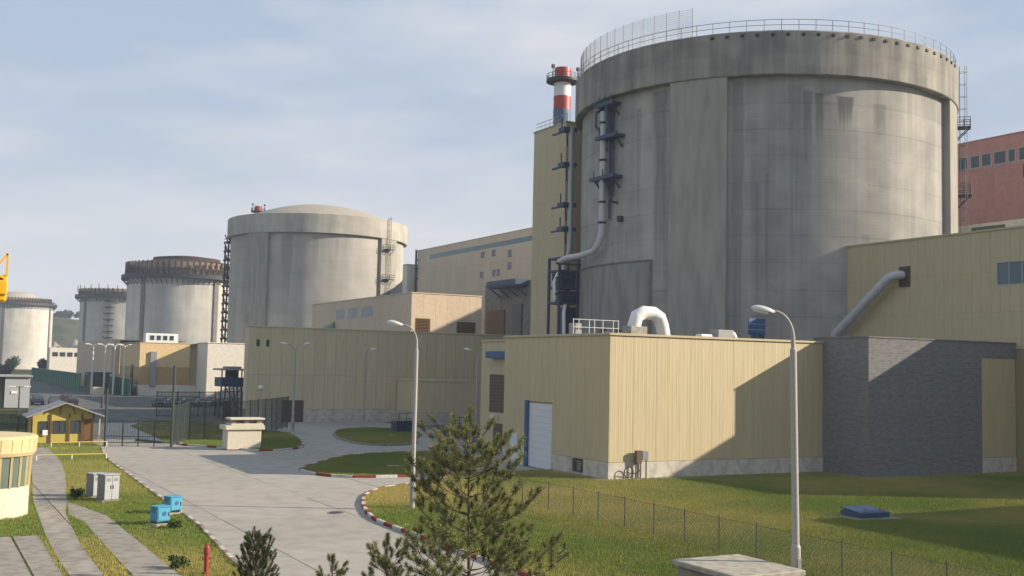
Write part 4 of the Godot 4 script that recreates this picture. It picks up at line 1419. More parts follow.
func make_far_site() -> void:
	var t := thing("ochre_building", "ochre building with darker dado and pale plinth below the rusty crown", "building")
	block(t, "wall", 43.1, 53.7, 245.0, 270.0, 6.2, 11.36, M.orange)
	block(t, "dado", 43.12, 53.68, 245.02, 270.0, 2.3, 6.2, M.ochre)  # lower part of the wall in a darker ochre
	block(t, "wall", 53.7, 58.0, 246.5, 268.0, 0, 11.3, M.olive[0])
	block(t, "plinth", 43.0, 58.0, 244.9, 246.5, -0.1, 2.3, M.offwhite)
	roof_and_coping(t, 43.0, 58.0, 245.0, 270.0, 11.38, M.trim)
	block(t, "ladder_casing", 45.3, 46.6, 244.5, 244.9, 2.0, 9.5, M.galv)
	block(t, "door", 42.95, 43.1, 252.0, 254.5, 0, 6.5, M.glass)
	t = thing("white_building", "blank cream white building behind the guard tower", "building")
	block(t, "wall", 55.2, 67.5, 235.0, 244.6, 0, 11.6, M.offwhite)
	roof_and_coping(t, 55.15, 67.5, 234.95, 244.6, 11.6, M.offwhite)
	t = thing("roof_hut", "white hut with a row of dark windows on the ochre roof", "hut", P(48.6, 11.5, 250.0))
	block(t, "wall", -3.5, 3.5, -0.0, 3.0, 0, 2.1, M.white_paint)
	for k in 4: window(t, "B", 0.0, -2.7 + k * 1.4, -1.6 + k * 1.4, 0.5, 1.7, M.glass, M.white_paint, 0, 0.08, 0.06)
	t = thing("long_tan_building", "long drab tan building in shade behind the row of pale lamps", "building")
	block(t, "wall", 41.4, 43.0, 270.2, 332.0, 0, 12.2, M.olive[1])
	clad(t, "A", 41.4, 270.2, 332.0, [0.0, 10.2, 12.2], 5.6, M.tan, [], 0.15, 0.12)
	roof_and_coping(t, 41.3, 58.0, 270.2, 332.0, 12.2, M.olive[0])
	t = thing("long_white_shed", "low white shed with dark windows beyond the green fence", "building")
	block(t, "wall", 42.2, 56.2, 411.0, 419.0, 0, 11.1, M.offwhite)
	for k in 5: window(t, "B", 411.0, 43.0 + k * 2.4, 44.8 + k * 2.4, 8.0, 9.5, M.glass, M.frame_dark, 0, 0.1, 0.05)
	# green sheet fences flanking the far road
	for f in [[[34.5, 270.0], [35.2, 395.0], 4.1, "long green sheet fence left of the dark gatehouse"], [[41.0, 242.0], [40.2, 306.0], 3.6, "green sheet fence right of the dark gatehouse, before the tan building"]]:
		t = thing("green_fence", f[3], "fence")
		var a := Vector2(f[0][0], f[0][1])
		var b := Vector2(f[1][0], f[1][1])
		var n := int(a.distance_to(b) / 4.0)
		for k in n:
			var p := a.lerp(b, float(k) / n)
			var q := a.lerp(b, float(k + 1) / n)
			var mb := MB.new()
			mb.bar(P(p.x, f[2] * 0.5, p.y), P(q.x, f[2] * 0.5, q.y), 0.08, f[2])
			obj("panel", mb, M.green_fence, t)
			mb = MB.new()
			mb.box(P(p.x - 0.12, 0, p.y + 0.08), P(p.x + 0.08, f[2] + 0.15, p.y - 0.08))
			obj("post", mb, M.fence_green, t)
		var mb := MB.new()
		mb.bar(P(a.x, f[2] + 0.05, a.y), P(b.x, f[2] + 0.05, b.y), 0.3, 0.12)
		obj("top_rail", mb, M.metal_roof, t)
	t = thing("dark_gatehouse", "dark blue green gatehouse between the two green fences", "gatehouse", P(36.6, 0, 258.0))
	block(t, "wall", -1.7, 2.2, -2.0, 4.0, 0, 4.4, M.fence_green)
	block(t, "roof", -2.1, 2.6, -2.4, 4.4, 4.4, 4.7, M.blue_steel)
	window(t, "B", -2.0, -1.2, 1.6, 1.4, 3.2, M.glass, M.frame_dark, 1, 0.1, 0.05)
	t = thing("guard_box", "small cream box on the shaded road beyond the gate", "box", P(33.3, 0, 234.0))
	block(t, "case", -0.9, 0.9, -0.8, 0.8, 0, 1.8, M.cabin_white, 0.05)
	block(t, "lid", -1.0, 1.0, -0.9, 0.9, 1.8, 2.0, M.cabin_cream)
	t = thing("road_post", "dark slim post on the shaded road beyond the gate", "post", P(26.9, 0, 183.5))
	var mb := MB.new()
	mb.lathe(Vector3.ZERO, [Vector2(0.28, 0), Vector2(0.28, 0.15), Vector2(0.2, 0.2), Vector2(0.2, 1.7), Vector2(0.14, 1.9), Vector2(0.0, 1.95)], 14)
	obj("shaft", mb, M.frame_dark, t)
	mb = MB.new()
	mb.lathe(Vector3.ZERO, [Vector2(0.21, 1.3), Vector2(0.21, 1.5)], 14)
	obj("band", mb, M.blue_steel, t)
	# grey hut by the left edge
	t = thing("grey_hut", "plain pale grey hut with flat roof at the left edge, behind the twin lamp", "hut")
	block(t, "wall", 12.7, 16.2, 183.0, 189.0, 0, 4.7, M.cabinet_pale)
	block(t, "roof", 6.0, 16.5, 182.6, 189.4, 4.7, 5.0, M.metal_roof, 0.04)
	block(t, "side_wall", 7.0, 12.6, 184.0, 189.0, 0, 4.6, M.concrete_dark)
	block(t, "notice", 13.6, 14.4, 182.9, 183.0, 2.2, 2.6, M.white_paint)
	# guard tower
	t = thing("guard_tower", "dark blue guard tower with flat overhanging roof before the white building", "guard tower", P(39.3, 0, 152.5))
	for x in [-1.1, 1.1]:
		for z in [-1.1, 1.1]:
			mb = MB.new()
			mb.bar(Vector3(x * 1.2, 0, z * 1.2), Vector3(x, 4.4, z), 0.18)
			obj("leg", mb, M.blue_steel, t)
			mb = MB.new()
			mb.bar(Vector3(x, 5.5, z), Vector3(x, 6.8, z), 0.16)
			obj("post", mb, M.frame_dark, t)
	for s in [-1, 1]:
		mb = MB.new()
		mb.bar(Vector3(-1.25 * s, 0.8, 1.2), Vector3(1.1 * s, 4.2, 1.1), 0.12)
		obj("brace", mb, M.blue_steel, t)
	mb = MB.new()
	mb.cbox(Vector3(-1.9, 4.35, -1.9), Vector3(1.9, 4.5, 1.9), 0.03)
	for s in [-1, 1]:
		mb.cbox(Vector3(-1.9, 4.5, s * 1.85 - 0.05), Vector3(1.9, 5.6, s * 1.85 + 0.05), 0.02)
		mb.cbox(Vector3(s * 1.85 - 0.05, 4.5, -1.8), Vector3(s * 1.85 + 0.05, 5.6, 1.8), 0.02)
	obj("cabin", mb, M.blue_steel, t)
	mb = MB.new()
	mb.box(Vector3(-0.75, 4.5, -0.75), Vector3(0.75, 6.6, 0.75))
	obj("core", mb, M.glass, t)
	mb = MB.new()
	mb.cbox(Vector3(-2.15, 6.6, -2.15), Vector3(2.15, 6.85, 2.15), 0.05)
	mb.cbox(Vector3(-1.1, 6.85, -1.1), Vector3(1.1, 7.15, 1.1), 0.12)
	obj("roof", mb, M.metal_roof, t)
	mb = MB.new()
	mb.box(Vector3(-1.3, 0.1, 1.9), Vector3(-0.5, 2.4, 2.0))
	mb.bar(Vector3(-0.8, 0, 3.6), Vector3(-0.8, 4.4, 1.95), 0.14)
	mb.bar(Vector3(-0.2, 0, 3.6), Vector3(-0.2, 4.4, 1.95), 0.14)
	for k in 12: mb.bar(Vector3(-0.8, 0.36 * (k + 0.5), 3.6 - 1.65 * (k + 0.5) / 12.2), Vector3(-0.2, 0.36 * (k + 0.5), 3.6 - 1.65 * (k + 0.5) / 12.2), 0.06)
	obj("ladder", mb, M.frame_dark, t)
	# hill behind the row
	mb = MB.new()
	var hn := noise(201, 0.004, 4)
	var nx := 90
	var nz := 26
	var hp := func(i: int, j: int) -> Vector3:
		var a := -700.0 + 1500.0 * i / nx
		var b := 820.0 + 900.0 * j / nz
		var u := float(j) / nz
		var h := 52.0 * smoothstep(0.0, 0.45, u) * (0.92 + 0.35 * hn.get_noise_2d(a, b)) + 2.0 * hn.get_noise_2d(a * 6.0, b * 6.0)
		return P(a, h - 1.0, b)
	for i in nx:
		for j in nz:
			var p: Vector3 = hp.call(i, j)
			var q: Vector3 = hp.call(i + 1, j)
			var r: Vector3 = hp.call(i + 1, j + 1)
			var s: Vector3 = hp.call(i, j + 1)
			var n1 := (q - p).cross(s - p).normalized()
			if n1.y < 0: n1 = -n1
			mb.tri(p, q, r, n1, n1, n1)
			mb.tri(p, r, s, n1, n1, n1)
	struct("hill", mb, M.field)
	# spoil heaps at the foot of the hill
	for k in 3:
		t = thing("spoil_heap", ["pale earth heap below the grassy hill, leftmost of three", "pale earth heap below the grassy hill, middle of three", "pale earth heap below the grassy hill, nearest the dark crowned cylinder"][k], "heap", P(84.0 + k * 12.0, 0, 790.0 - k * 9.0), 0.0, "earth heaps under the hill")
		mb = MB.new()
		var prof := []
		for i in 9: prof.append(Vector2(11.0 * (1.0 - i / 8.0) + 0.001, (17.0 + k * 2.0) * sin(PI * 0.5 * i / 8.0)))
		mb.lathe(Vector3.ZERO, prof, 20)
		for i in mb.v.size():
			var w := mb.v[i]
			mb.v[i] = w * (1.0 + 0.22 * hn.get_noise_3d(w.x * 60.0 + k * 900.0, w.y * 60.0, w.z * 60.0))
		obj("earth", mb, M.concrete_pale, t)

# ---------------------------------------------------------------- street furniture
func street_lamp(at: Vector3, high: float, arms: Array, label: String, reach := 1.3, r0 := 0.13) -> void:
	var t := thing("street_lamp", label, "street lamp", at, 0.0, "tall street lamps")
	var mb := MB.new()
	mb.lathe(Vector3.ZERO, [Vector2(0.26, 0), Vector2(0.26, 0.05), Vector2(r0 * 1.3, 0.06), Vector2(r0 * 1.3, 1.5), Vector2(r0, 1.6), Vector2(r0 * 0.92, high * 0.86), Vector2(r0 * 0.62, high * 0.865), Vector2(r0 * 0.55, high - 0.9), Vector2(0, high - 0.88)], 16)
	obj("pole", mb, M.lamp_pole, t)
	mb = MB.new()
	mb.cbox(Vector3(-0.1, 0.5, r0), Vector3(0.1, 1.1, r0 + 0.06), 0.015)
	obj("service_hatch", mb, M.cabinet, t)
	for dir: float in arms:
		var b := Basis(Vector3.UP, dir)
		mb = MB.new()
		var pts := []
		for k in 9:
			var u := k / 8.0 * PI * 0.5
			pts.append(b * Vector3(-reach * (1.0 - cos(u)), 0, 0) + Vector3.UP * (high - 0.95 + 0.95 * sin(u)))
		mb.tube(pts, [r0 * 0.5, r0 * 0.45, r0 * 0.4, r0 * 0.36], 10)
		obj("arm", mb, M.lamp_pole, t)
		mb = MB.new()
		var e := b * Vector3(-reach - 0.38, 0, 0) + Vector3.UP * (high + 0.04)
		var hx := Transform3D(b * Basis(Vector3.BACK, -0.18), e)
		for i in 10:
			for j in 14:
				var f := func(ii: int, jj: int) -> Vector3:
					var th := PI * ii / 10.0
					var ph := TAU * jj / 14.0
					var x := cos(th)
					var w := sin(th) * (0.80 + 0.25 * x)
					var yy := sin(ph) * w
					return Vector3(-x * 0.48, yy * (0.2 if yy > 0 else 0.11), cos(ph) * w * 0.21)
				var c := [f.call(i, j), f.call(i + 1, j), f.call(i + 1, j + 1), f.call(i, j + 1)]
				var nn := func(v: Vector3) -> Vector3: return (hx.basis * Vector3(v.x / 0.2304, v.y / 0.03, v.z / 0.0441)).normalized()
				mb.tri(hx * c[0], hx * c[1], hx * c[2], nn.call(c[0]), nn.call(c[1]), nn.call(c[2]))
				mb.tri(hx * c[0], hx * c[2], hx * c[3], nn.call(c[0]), nn.call(c[2]), nn.call(c[3]))
		var hd := obj("lamp_head", mb, M.lamp_head, t)
		mb = MB.new()
		mb.ocbox(hx * Transform3D(Basis(), Vector3(-0.1, -0.09, 0)), Vector3(0.5, 0.07, 0.26), 0.02)
		obj("lens", mb, M.lamp_glass, hd)

func wire_fence(called: String, label: String, pts: Array, high: float, spacing: float, mesh: float, wire: float, post: float, m: Material, upright := false) -> void:
	var t := thing(called, label, "fence")
	var q := resample(pts, spacing)
	q.append(Vector2(pts[-1][0], pts[-1][1]))
	var pm := MB.new()
	pm.tube([Vector3(0, -0.1, 0), Vector3(0, high + 0.06, 0)], [post], 8)
	var pmesh := pm.mesh()
	for i in q.size():
		var tilt := Basis(Vector3(rng.randf() - 0.5, 0, rng.randf() - 0.5).normalized(), rng.randf_range(0.0, 0.03))
		inst("post", pmesh, m, t, Transform3D(tilt, P(q[i].x, 0.05, q[i].y)))
	for i in q.size() - 1:
		var a := P(q[i].x, 0.1, q[i].y)
		var b := P(q[i + 1].x, 0.1, q[i + 1].y)
		var l := a.distance_to(b)
		if l < 0.3: continue
		var d := (b - a) / l
		var mb := MB.new()
		var h := high - 0.1
		mb.bar(a + Vector3.UP * h, b + Vector3.UP * h, wire * 2.2)
		mb.bar(a + Vector3.UP * 0.03, b + Vector3.UP * 0.03, wire * 1.5)
		if upright:
			var x := mesh
			while x < l:
				mb.bar(a + d * x, a + d * x + Vector3.UP * h, wire)
				x += mesh
			mb.bar(a + Vector3.UP * h * 0.5, b + Vector3.UP * h * 0.5, wire * 1.6)
		else:
			var x := -h
			while x < l:
				var s0 := maxf(0.0, x); var y0 := s0 - x
				var s1 := minf(l, x + h); var y1 := s1 - x
				if s1 - s0 > 0.05:
					mb.bar(a + d * s0 + Vector3.UP * y0, a + d * s1 + Vector3.UP * y1, wire)
					mb.bar(a + d * s0 + Vector3.UP * (h - y0), a + d * s1 + Vector3.UP * (h - y1), wire)
				x += mesh
		obj("mesh_panel", mb, m, t)

func car(at: Vector3, turn: float, paint: Material, label: String) -> void:
	var t := thing("parked_car", label, "car", at, turn, "cars parked beyond the gate")
	var side := [Vector2(-2.1, 0.35), Vector2(-2.15, 0.62), Vector2(-2.0, 0.82), Vector2(-1.0, 0.93), Vector2(-0.35, 1.40), Vector2(0.9, 1.45), Vector2(1.6, 1.0), Vector2(2.05, 0.95), Vector2(2.12, 0.6), Vector2(2.05, 0.35)]
	var mb := MB.new()
	var n := side.size()
	for s in [-1.0, 1.0]:
		var w := func(p: Vector2, k: float) -> Vector3: return Vector3(p.x, p.y, k * (0.86 if p.y < 0.97 else 0.66))
		var poly := PackedVector2Array(side)
		var ids := Geometry2D.triangulate_polygon(poly)
		for i in range(0, ids.size(), 3):
			mb.tri(w.call(side[ids[i]], s), w.call(side[ids[i + 1]], s), w.call(side[ids[i + 2]], s), Vector3(0, 0.1, s), Vector3(0, 0.1, s), Vector3(0, 0.1, s))
		if s > 0:
			for i in n:
				var p: Vector2 = side[i]
				var q: Vector2 = side[(i + 1) % n]
				var d := (q - p).normalized()
				mb.quad(w.call(p, -1.0), w.call(p, 1.0), w.call(q, 1.0), w.call(q, -1.0), Vector3(-d.y, d.x, 0))
	obj("body", mb, paint, t)
	for s in [-1.0, 1.0]:
		mb = MB.new()
		mb.quad(Vector3(-0.75, 0.98, s * 0.79), Vector3(1.35, 1.0, s * 0.79), Vector3(0.82, 1.36, s * 0.70), Vector3(-0.28, 1.34, s * 0.70), Vector3(0, 0.25, s).normalized())
		obj("side_window", mb, M.glass, t)
	mb = MB.new()
	mb.quad(Vector3(-0.99, 0.965, -0.72), Vector3(-0.99, 0.965, 0.72), Vector3(-0.42, 1.37, 0.6), Vector3(-0.42, 1.37, -0.6), Vector3(-0.58, 0.81, 0))
	obj("windscreen", mb, M.glass, t)
	mb = MB.new()
	mb.quad(Vector3(1.58, 1.04, -0.66), Vector3(1.58, 1.04, 0.66), Vector3(0.98, 1.43, 0.58), Vector3(0.98, 1.43, -0.58), Vector3(0.54, 0.84, 0))
	obj("rear_window", mb, M.glass, t)
	for x in [-1.3, 1.3]:
		for z in [-0.78, 0.78]:
			mb = MB.new()
			mb.tube([Vector3(x, 0.32, z - 0.1), Vector3(x, 0.32, z + 0.1)], [0.32], 16)
			var wheel := obj("wheel", mb, M.tyre, t)
			mb = MB.new()
			mb.tube([Vector3(x, 0.32, z - 0.11), Vector3(x, 0.32, z + 0.11)], [0.19], 12)
			obj("rim", mb, M.galv, wheel)
	for z in [-0.6, 0.6]:
		mb = MB.new()
		mb.cbox(Vector3(-2.16, 0.62, z - 0.18), Vector3(-2.02, 0.78, z + 0.18), 0.03)
		obj("headlight", mb, M.lamp_glass, t)

func blue_box(at: Vector3, turn: float, label: String) -> void:
	var t := thing("utility_box", label, "utility box", at, turn, "blue boxes on the verge")
	var mb := MB.new()
	mb.cbox(Vector3(-0.36, 0.18, -0.3), Vector3(0.36, 0.86, 0.3), 0.03)
	obj("case", mb, M.blue, t)
	mb = MB.new()
	mb.cbox(Vector3(-0.39, 0.86, -0.34), Vector3(0.39, 0.91, 0.34), 0.015)
	obj("lid", mb, M.blue, t)
	mb = MB.new()
	mb.cbox(Vector3(-0.3, 0.24, 0.3), Vector3(0.3, 0.8, 0.32), 0.01)
	var d := obj("door", mb, M.blue, t)
	mb = MB.new()
	mb.lathe(Vector3.ZERO, [Vector2(0.0, 0.02), Vector2(0.11, 0.02), Vector2(0.11, 0.0)], 16)
	var o := obj("badge", mb, M.blue_dark, d)
	o.transform = Transform3D(Basis(Vector3.RIGHT, PI * 0.5), Vector3(0.02, 0.56, 0.318))
	mb = MB.new()
	mb.cbox(Vector3(0.24, 0.42, 0.32), Vector3(0.28, 0.6, 0.35), 0.006)
	obj("handle", mb, M.frame_dark, d)
	mb = MB.new()
	for k in 4: mb.box(Vector3(-0.365, 0.62 + k * 0.05, -0.16), Vector3(-0.355, 0.64 + k * 0.05, 0.16))
	obj("vent", mb, M.frame_dark, t)
	mb = MB.new()
	mb.cbox(Vector3(-0.5, -0.05, -0.4), Vector3(0.5, 0.08, 0.5), 0.02)
	obj("footing", mb, M.concrete_pale, t)
	for x in [-0.28, 0.28]:
		mb = MB.new()
		mb.box(Vector3(x - 0.04, 0.08, -0.25), Vector3(x + 0.04, 0.18, 0.25))
		obj("foot", mb, M.frame_dark, t)

func make_street() -> void:
	street_lamp(P(29.15, 0.05, 30.8), 10.25, [-0.5], "nearest street lamp, tall pale pole on the right lawn by the concrete block", 0.72, 0.135)
	get_child(get_child_count() - 1).rotation = Vector3(0.0, 0.0, 0.022)
	street_lamp(P(24.6, 0.05, 55.8), 10.15, [-0.5], "street lamp on the lawn corner behind the pine, beside the red white kerb", 0.85, 0.12)
	street_lamp(P(38.5, 0, 121.6), 10.0, [-0.5, PI - 0.5], "street lamp with two arms before the olive hall's brown door", 0.9, 0.15)
	street_lamp(P(52.6, 0.1, 136.0), 9.7, [PI - 0.5], "street lamp close to the olive hall wall on the shaded island", 0.6, 0.15)
	street_lamp(P(56.0, 0, 109.9), 9.75, [-0.5], "street lamp seen above the pine, left of the cream hall's blue awning", 0.75, 0.13)
	var t: Node3D
	var mb: MB
	# twin-headed slim lamp by the booth
	t = thing("twin_lamp", "slim dark lamp with two flat white heads left of the yellow booth", "street lamp", P(9.1, 0, 112.8))
	mb = MB.new()
	mb.tube([Vector3.ZERO, Vector3(0, 5.1, 0)], [0.09, 0.06], 8)
	obj("pole", mb, M.frame_dark, t)
	for s in [-1, 1]:
		mb = MB.new()
		mb.bar(Vector3(0, 5.0, 0), Vector3(s * 0.35, 5.08, 0), 0.05)
		obj("arm", mb, M.frame_dark, t)
		mb = MB.new()
		mb.cbox(Vector3(s * 0.65 - 0.32, 5.02, -0.12), Vector3(s * 0.65 + 0.32, 5.14, 0.12), 0.03)
		obj("lamp_head", mb, M.lamp_head, t)
	# globe lamp behind the plinth
	t = thing("globe_lamp", "short lamp post with white globe behind the cream plinth", "street lamp", P(33.0, 0.05, 115.8))
	mb = MB.new()
	mb.tube([Vector3.ZERO, Vector3(0, 4.8, 0)], [0.09, 0.06], 8)
	obj("pole", mb, M.lamp_pole, t)
	mb = MB.new()
	var prof := []
	for k in 13: prof.append(Vector2(0.30 * sin(PI * k / 12.0), 5.05 - 0.30 * cos(PI * k / 12.0)))
	mb.lathe(Vector3.ZERO, prof, 18)
	obj("globe", mb, M.lamp_head, t)
	# pale lamps along the far road
	var far := [[34.3, 250.0], [36.7, 249.4], [38.5, 248.5], [40.3, 247.0]]
	for k in 4:
		t = thing("far_lamp", ["pale far lamp before the tan building, leftmost of four", "pale far lamp before the tan building, second from left of four", "pale far lamp before the tan building, third from left of four", "pale far lamp beside the ochre building, rightmost of four"][k], "street lamp", P(far[k][0], 0, far[k][1]), 0.0, "pale lamps along the far road")
		mb = MB.new()
		mb.tube([Vector3.ZERO, Vector3(0, 10.6, 0)], [0.22, 0.15], 8)
		obj("pole", mb, M.lamp_head, t)
		for s in [-1, 1]:
			mb = MB.new()
			mb.bar(Vector3(0, 10.5, 0), Vector3(s * 0.8, 10.8, 0), 0.12)
			mb.cbox(Vector3(s * 1.2 - 0.5, 10.68, -0.2), Vector3(s * 1.2 + 0.5, 10.98, 0.2), 0.08)
			obj("lamp_head", mb, M.lamp_head, t)
	# yellow booth
	t = thing("guard_booth", "yellow guard booth with grey gable roof and dark posts beside the gate", "booth", P(12.9, 0, 108.8))
	block(t, "wall", -2.9, 2.4, 0.0, 4.2, 0, 2.7, M.yellow)
	mb = MB.new()
	for z in [-0.02, -4.2]:
		mb.tri(Vector3(-2.9, 2.7, z), Vector3(2.9, 2.7, z), Vector3(-0.2, 3.72, z), Vector3(0, 0, 1), Vector3(0, 0, 1), Vector3(0, 0, 1))
	obj("gable", mb, M.yellow, t)
	for s in [[-3.5, 2.48, -0.2, 3.82], [3.3, 2.55, -0.2, 3.82]]:
		mb = MB.new()
		var p := Vector3(s[0], s[1], 0)
		var q := Vector3(s[2], s[3], 0)
		var nn := Vector3(-(q - p).y, (q - p).x, 0).normalized()
		if nn.y < 0: nn = -nn
		mb.quad(p + Vector3(0, 0, 0.9), q + Vector3(0, 0, 0.9), q + Vector3(0, 0, -4.8), p + Vector3(0, 0, -4.8), nn)
		mb.quad(p + Vector3(0, -0.12, 0.9), q + Vector3(0, -0.12, 0.9), q + Vector3(0, 0, 0.9), p + Vector3(0, 0, 0.9), Vector3(0, 0, 1))
		mb.quad(p + Vector3(0, -0.12, 0.9), q + Vector3(0, -0.12, 0.9), q + Vector3(0, -0.12, -4.8), p + Vector3(0, -0.12, -4.8), -nn)
		obj("roof_slope", mb, M.metal_roof, t)
	for x in [-2.95, -1.35, 0.25, 1.35, 2.35, 2.9]:
		mb = MB.new()
		mb.box(Vector3(x - 0.06, 0, 0.02), Vector3(x + 0.06, 2.72, 0.14))
		obj("post", mb, M.wood_brown if x < 2.5 else M.yellow, t)
	window(t, "B", -0.02, -2.3, -1.5, 0.95, 2.05, M.glass, M.frame_dark, 0, 0.07, 0.08)
	window(t, "B", -0.02, -1.1, 0.0, 0.95, 2.1, M.glass, M.frame_dark, 1, 0.07, 0.08)
	window(t, "B", -0.02, 0.4, 1.25, 0.95, 2.1, M.glass, M.frame_dark, 1, 0.07, 0.08)
	mb = MB.new()
	mb.box(Vector3(1.5, 0.02, 0.0), Vector3(2.2, 2.25, 0.06))
	obj("door", mb, M.wood_brown, t)
	mb = MB.new()
	mb.cbox(Vector3(-2.05, 0.75, 0.15), Vector3(-1.6, 1.25, 0.22), 0.03)
	obj("notice", mb, M.white_paint, t)
	mb = MB.new()
	for x in [-1.9, -0.6, 0.7, 2.0]: mb.bar(Vector3(x, 2.7, 0.03), Vector3(lerpf(x, -0.2, 0.2), 3.35, 0.03), 0.08)
	obj("gable_batten", mb, M.wood_brown, t)
	# yellow barrier rails on the verge
	for r in [[8.8, 91.1, 13.9, 91.4, "near yellow pipe rail lying low across the verge"], [11.2, 104.2, 15.9, 104.6, "far yellow pipe rail low before the yellow booth"]]:
		t = thing("barrier_rail", r[4], "rail")
		mb = MB.new()
		mb.tube([P(r[0], 0.42, r[1]), P(r[2], 0.42, r[3])], [0.05], 8)
		obj("rail", mb, M.yellow, t)
		for k in 3:
			mb = MB.new()
			var u := k * 0.5
			mb.bar(P(lerpf(r[0], r[2], u), -0.02, lerpf(r[1], r[3], u)), P(lerpf(r[0], r[2], u), 0.42, lerpf(r[1], r[3], u)), 0.07)
			obj("post", mb, M.white_paint, t)
	# gate
	t = thing("sliding_gate", "open work dark gate with tall posts across the concrete road", "gate")
	for p in [[15.75, 104.8, 5.2], [21.2, 102.7, 7.4], [18.5, 104.0, 2.4], [19.8, 103.4, 2.4], [17.2, 104.4, 2.4]]:
		mb = MB.new()
		var w := 0.11 if p[2] > 4.0 else 0.05
		mb.tube([P(p[0], 0, p[1]), P(p[0], p[2], p[1])], [w], 8)
		obj("post", mb, M.fence_green, t)
	for y in [0.35, 0.9, 2.3]:
		mb = MB.new()
		mb.bar(P(15.75, y, 104.8), P(21.2, y, 102.7), 0.07)
		obj("rail", mb, M.fence_green, t)
	mb = MB.new()
	for k in 26:
		var u := (k + 0.5) / 26.0
		mb.bar(P(lerpf(15.75, 21.2, u), 0.3, lerpf(104.8, 102.7, u)), P(lerpf(15.75, 21.2, u), 2.3, lerpf(104.8, 102.7, u)), 0.022)
	obj("bar_panel", mb, M.fence_green, t)
	mb = MB.new()
	mb.bar(P(19.6, 0.1, 111.0), P(21.4, 0.1, 107.0), 0.3, 0.2)
	obj("track_stop", mb, M.fence_green, t)
	wire_fence("bar_fence", "tall dark green bar fence running from gate past the cream plinth", [[21.2, 102.9], [24.6, 110.6], [31.2, 115.0], [36.2, 122.6], [40.5, 130.0]], 3.7, 2.6, 0.16, 0.022, 0.055, M.fence_green, true)
	wire_fence("bar_fence", "second dark bar fence behind the parked cars", [[30.0, 156.0], [36.5, 157.0], [60.0, 172.0]], 3.4, 3.0, 0.2, 0.045, 0.07, M.fence_green, true)
	wire_fence("bar_fence", "dark bar fence left of the yellow booth", [[-6.0, 116.0], [3.0, 115.2], [9.0, 114.6], [9.8, 112.5]], 3.0, 2.6, 0.18, 0.03, 0.06, M.fence_green, true)
	wire_fence("chain_link_fence", "low chain link fence with thin posts crossing the right lawn", [[30.9, 57.5], [31.6, 51.5], [31.6, 18.0]], 1.55, 2.42, 0.2, 0.007, 0.03, M.wire)
	# cream plinth with stepped top
	t = thing("stone_plinth", "cream rendered plinth with slab top on the lawn tip by the junction", "plinth", P(26.5, 0.05, 98.6))
	for r in [[-1.5, 1.55, 0.0, 1.75, 0.9, "body"], [-1.75, 1.8, 1.75, 2.15, 1.1, "cornice"], [-1.2, 1.75, 2.15, 2.3, 0.85, "step"], [-1.3, 1.85, 2.62, 2.8, 0.9, "cap"]]:
		mb = MB.new()
		mb.cbox(Vector3(r[0], r[2], -r[4]), Vector3(r[1], r[3], r[4]), 0.04)
		obj(r[5], mb, M.cabin_white, t)
	for x in [-0.9, 0.3, 1.4]:
		mb = MB.new()
		mb.cbox(Vector3(x - 0.2, 2.3, -0.6), Vector3(x + 0.2, 2.62, 0.6), 0.02)
		obj("bearing", mb, M.concrete, t)
	# round glazed cabin at the left edge
	t = thing("round_cabin", "round glazed cabin with thick cream roof band at the lower left edge", "cabin", P(3.22, 0, 61.2))
	mb = MB.new()
	mb.lathe(Vector3.ZERO, [Vector2(2.4, 0), Vector2(2.4, 1.45), Vector2(2.32, 1.5), Vector2(0, 1.5)], 64)
	obj("base", mb, M.cabin_white, t)
	mb = MB.new()
	mb.lathe(Vector3.ZERO, [Vector2(2.36, 1.5), Vector2(2.42, 3.05)], 64)
	obj("glazing", mb, M.glass_green, t)
	for k in 26:
		var a := TAU * k / 26.0
		mb = MB.new()
		mb.bar(Vector3(cos(a) * 2.39, 1.5, sin(a) * 2.39), Vector3(cos(a) * 2.45, 3.06, sin(a) * 2.45), 0.10)
		obj("mullion", mb, M.cabin_cream, t)
	mb = MB.new()
	mb.lathe(Vector3.ZERO, [Vector2(2.3, 3.0), Vector2(2.56, 3.02), Vector2(2.66, 3.2), Vector2(2.72, 3.9), Vector2(2.62, 4.0), Vector2(0, 4.2)], 64)
	obj("roof", mb, M.cabin_cream, t)
	for k in 30:
		var a := TAU * k / 30.0
		mb = MB.new()
		mb.bar(Vector3(cos(a) * 2.66, 3.25, sin(a) * 2.66), Vector3(cos(a) * 2.72, 3.85, sin(a) * 2.72), 0.03)
		obj("roof_seam", mb, M.trim, t)
	# grey cabinets
	var cab := [[9.75, 67.0, 1.3, "grey electric cabinet on the verge, rear left of the pair"], [10.05, 64.9, 1.45, "grey electric cabinet on the verge, front right of the pair"]]
	for c in cab:
		t = thing("electric_cabinet", c[3], "cabinet", P(c[0], 0, c[1]), 0.35, "grey cabinets on the verge")
		mb = MB.new()
		mb.cbox(Vector3(-0.45, 0.08, -0.4), Vector3(0.45, c[2], 0.4), 0.02)
		obj("case", mb, M.cabinet, t)
		mb = MB.new()
		mb.cbox(Vector3(-0.49, c[2], -0.44), Vector3(0.49, c[2] + 0.06, 0.44), 0.02)
		obj("lid", mb, M.cabinet_pale, t)
		mb = MB.new()
		mb.box(Vector3(-0.55, -0.1, -0.4), Vector3(0.55, 0.08, 0.4))
		obj("footing", mb, M.concrete, t)
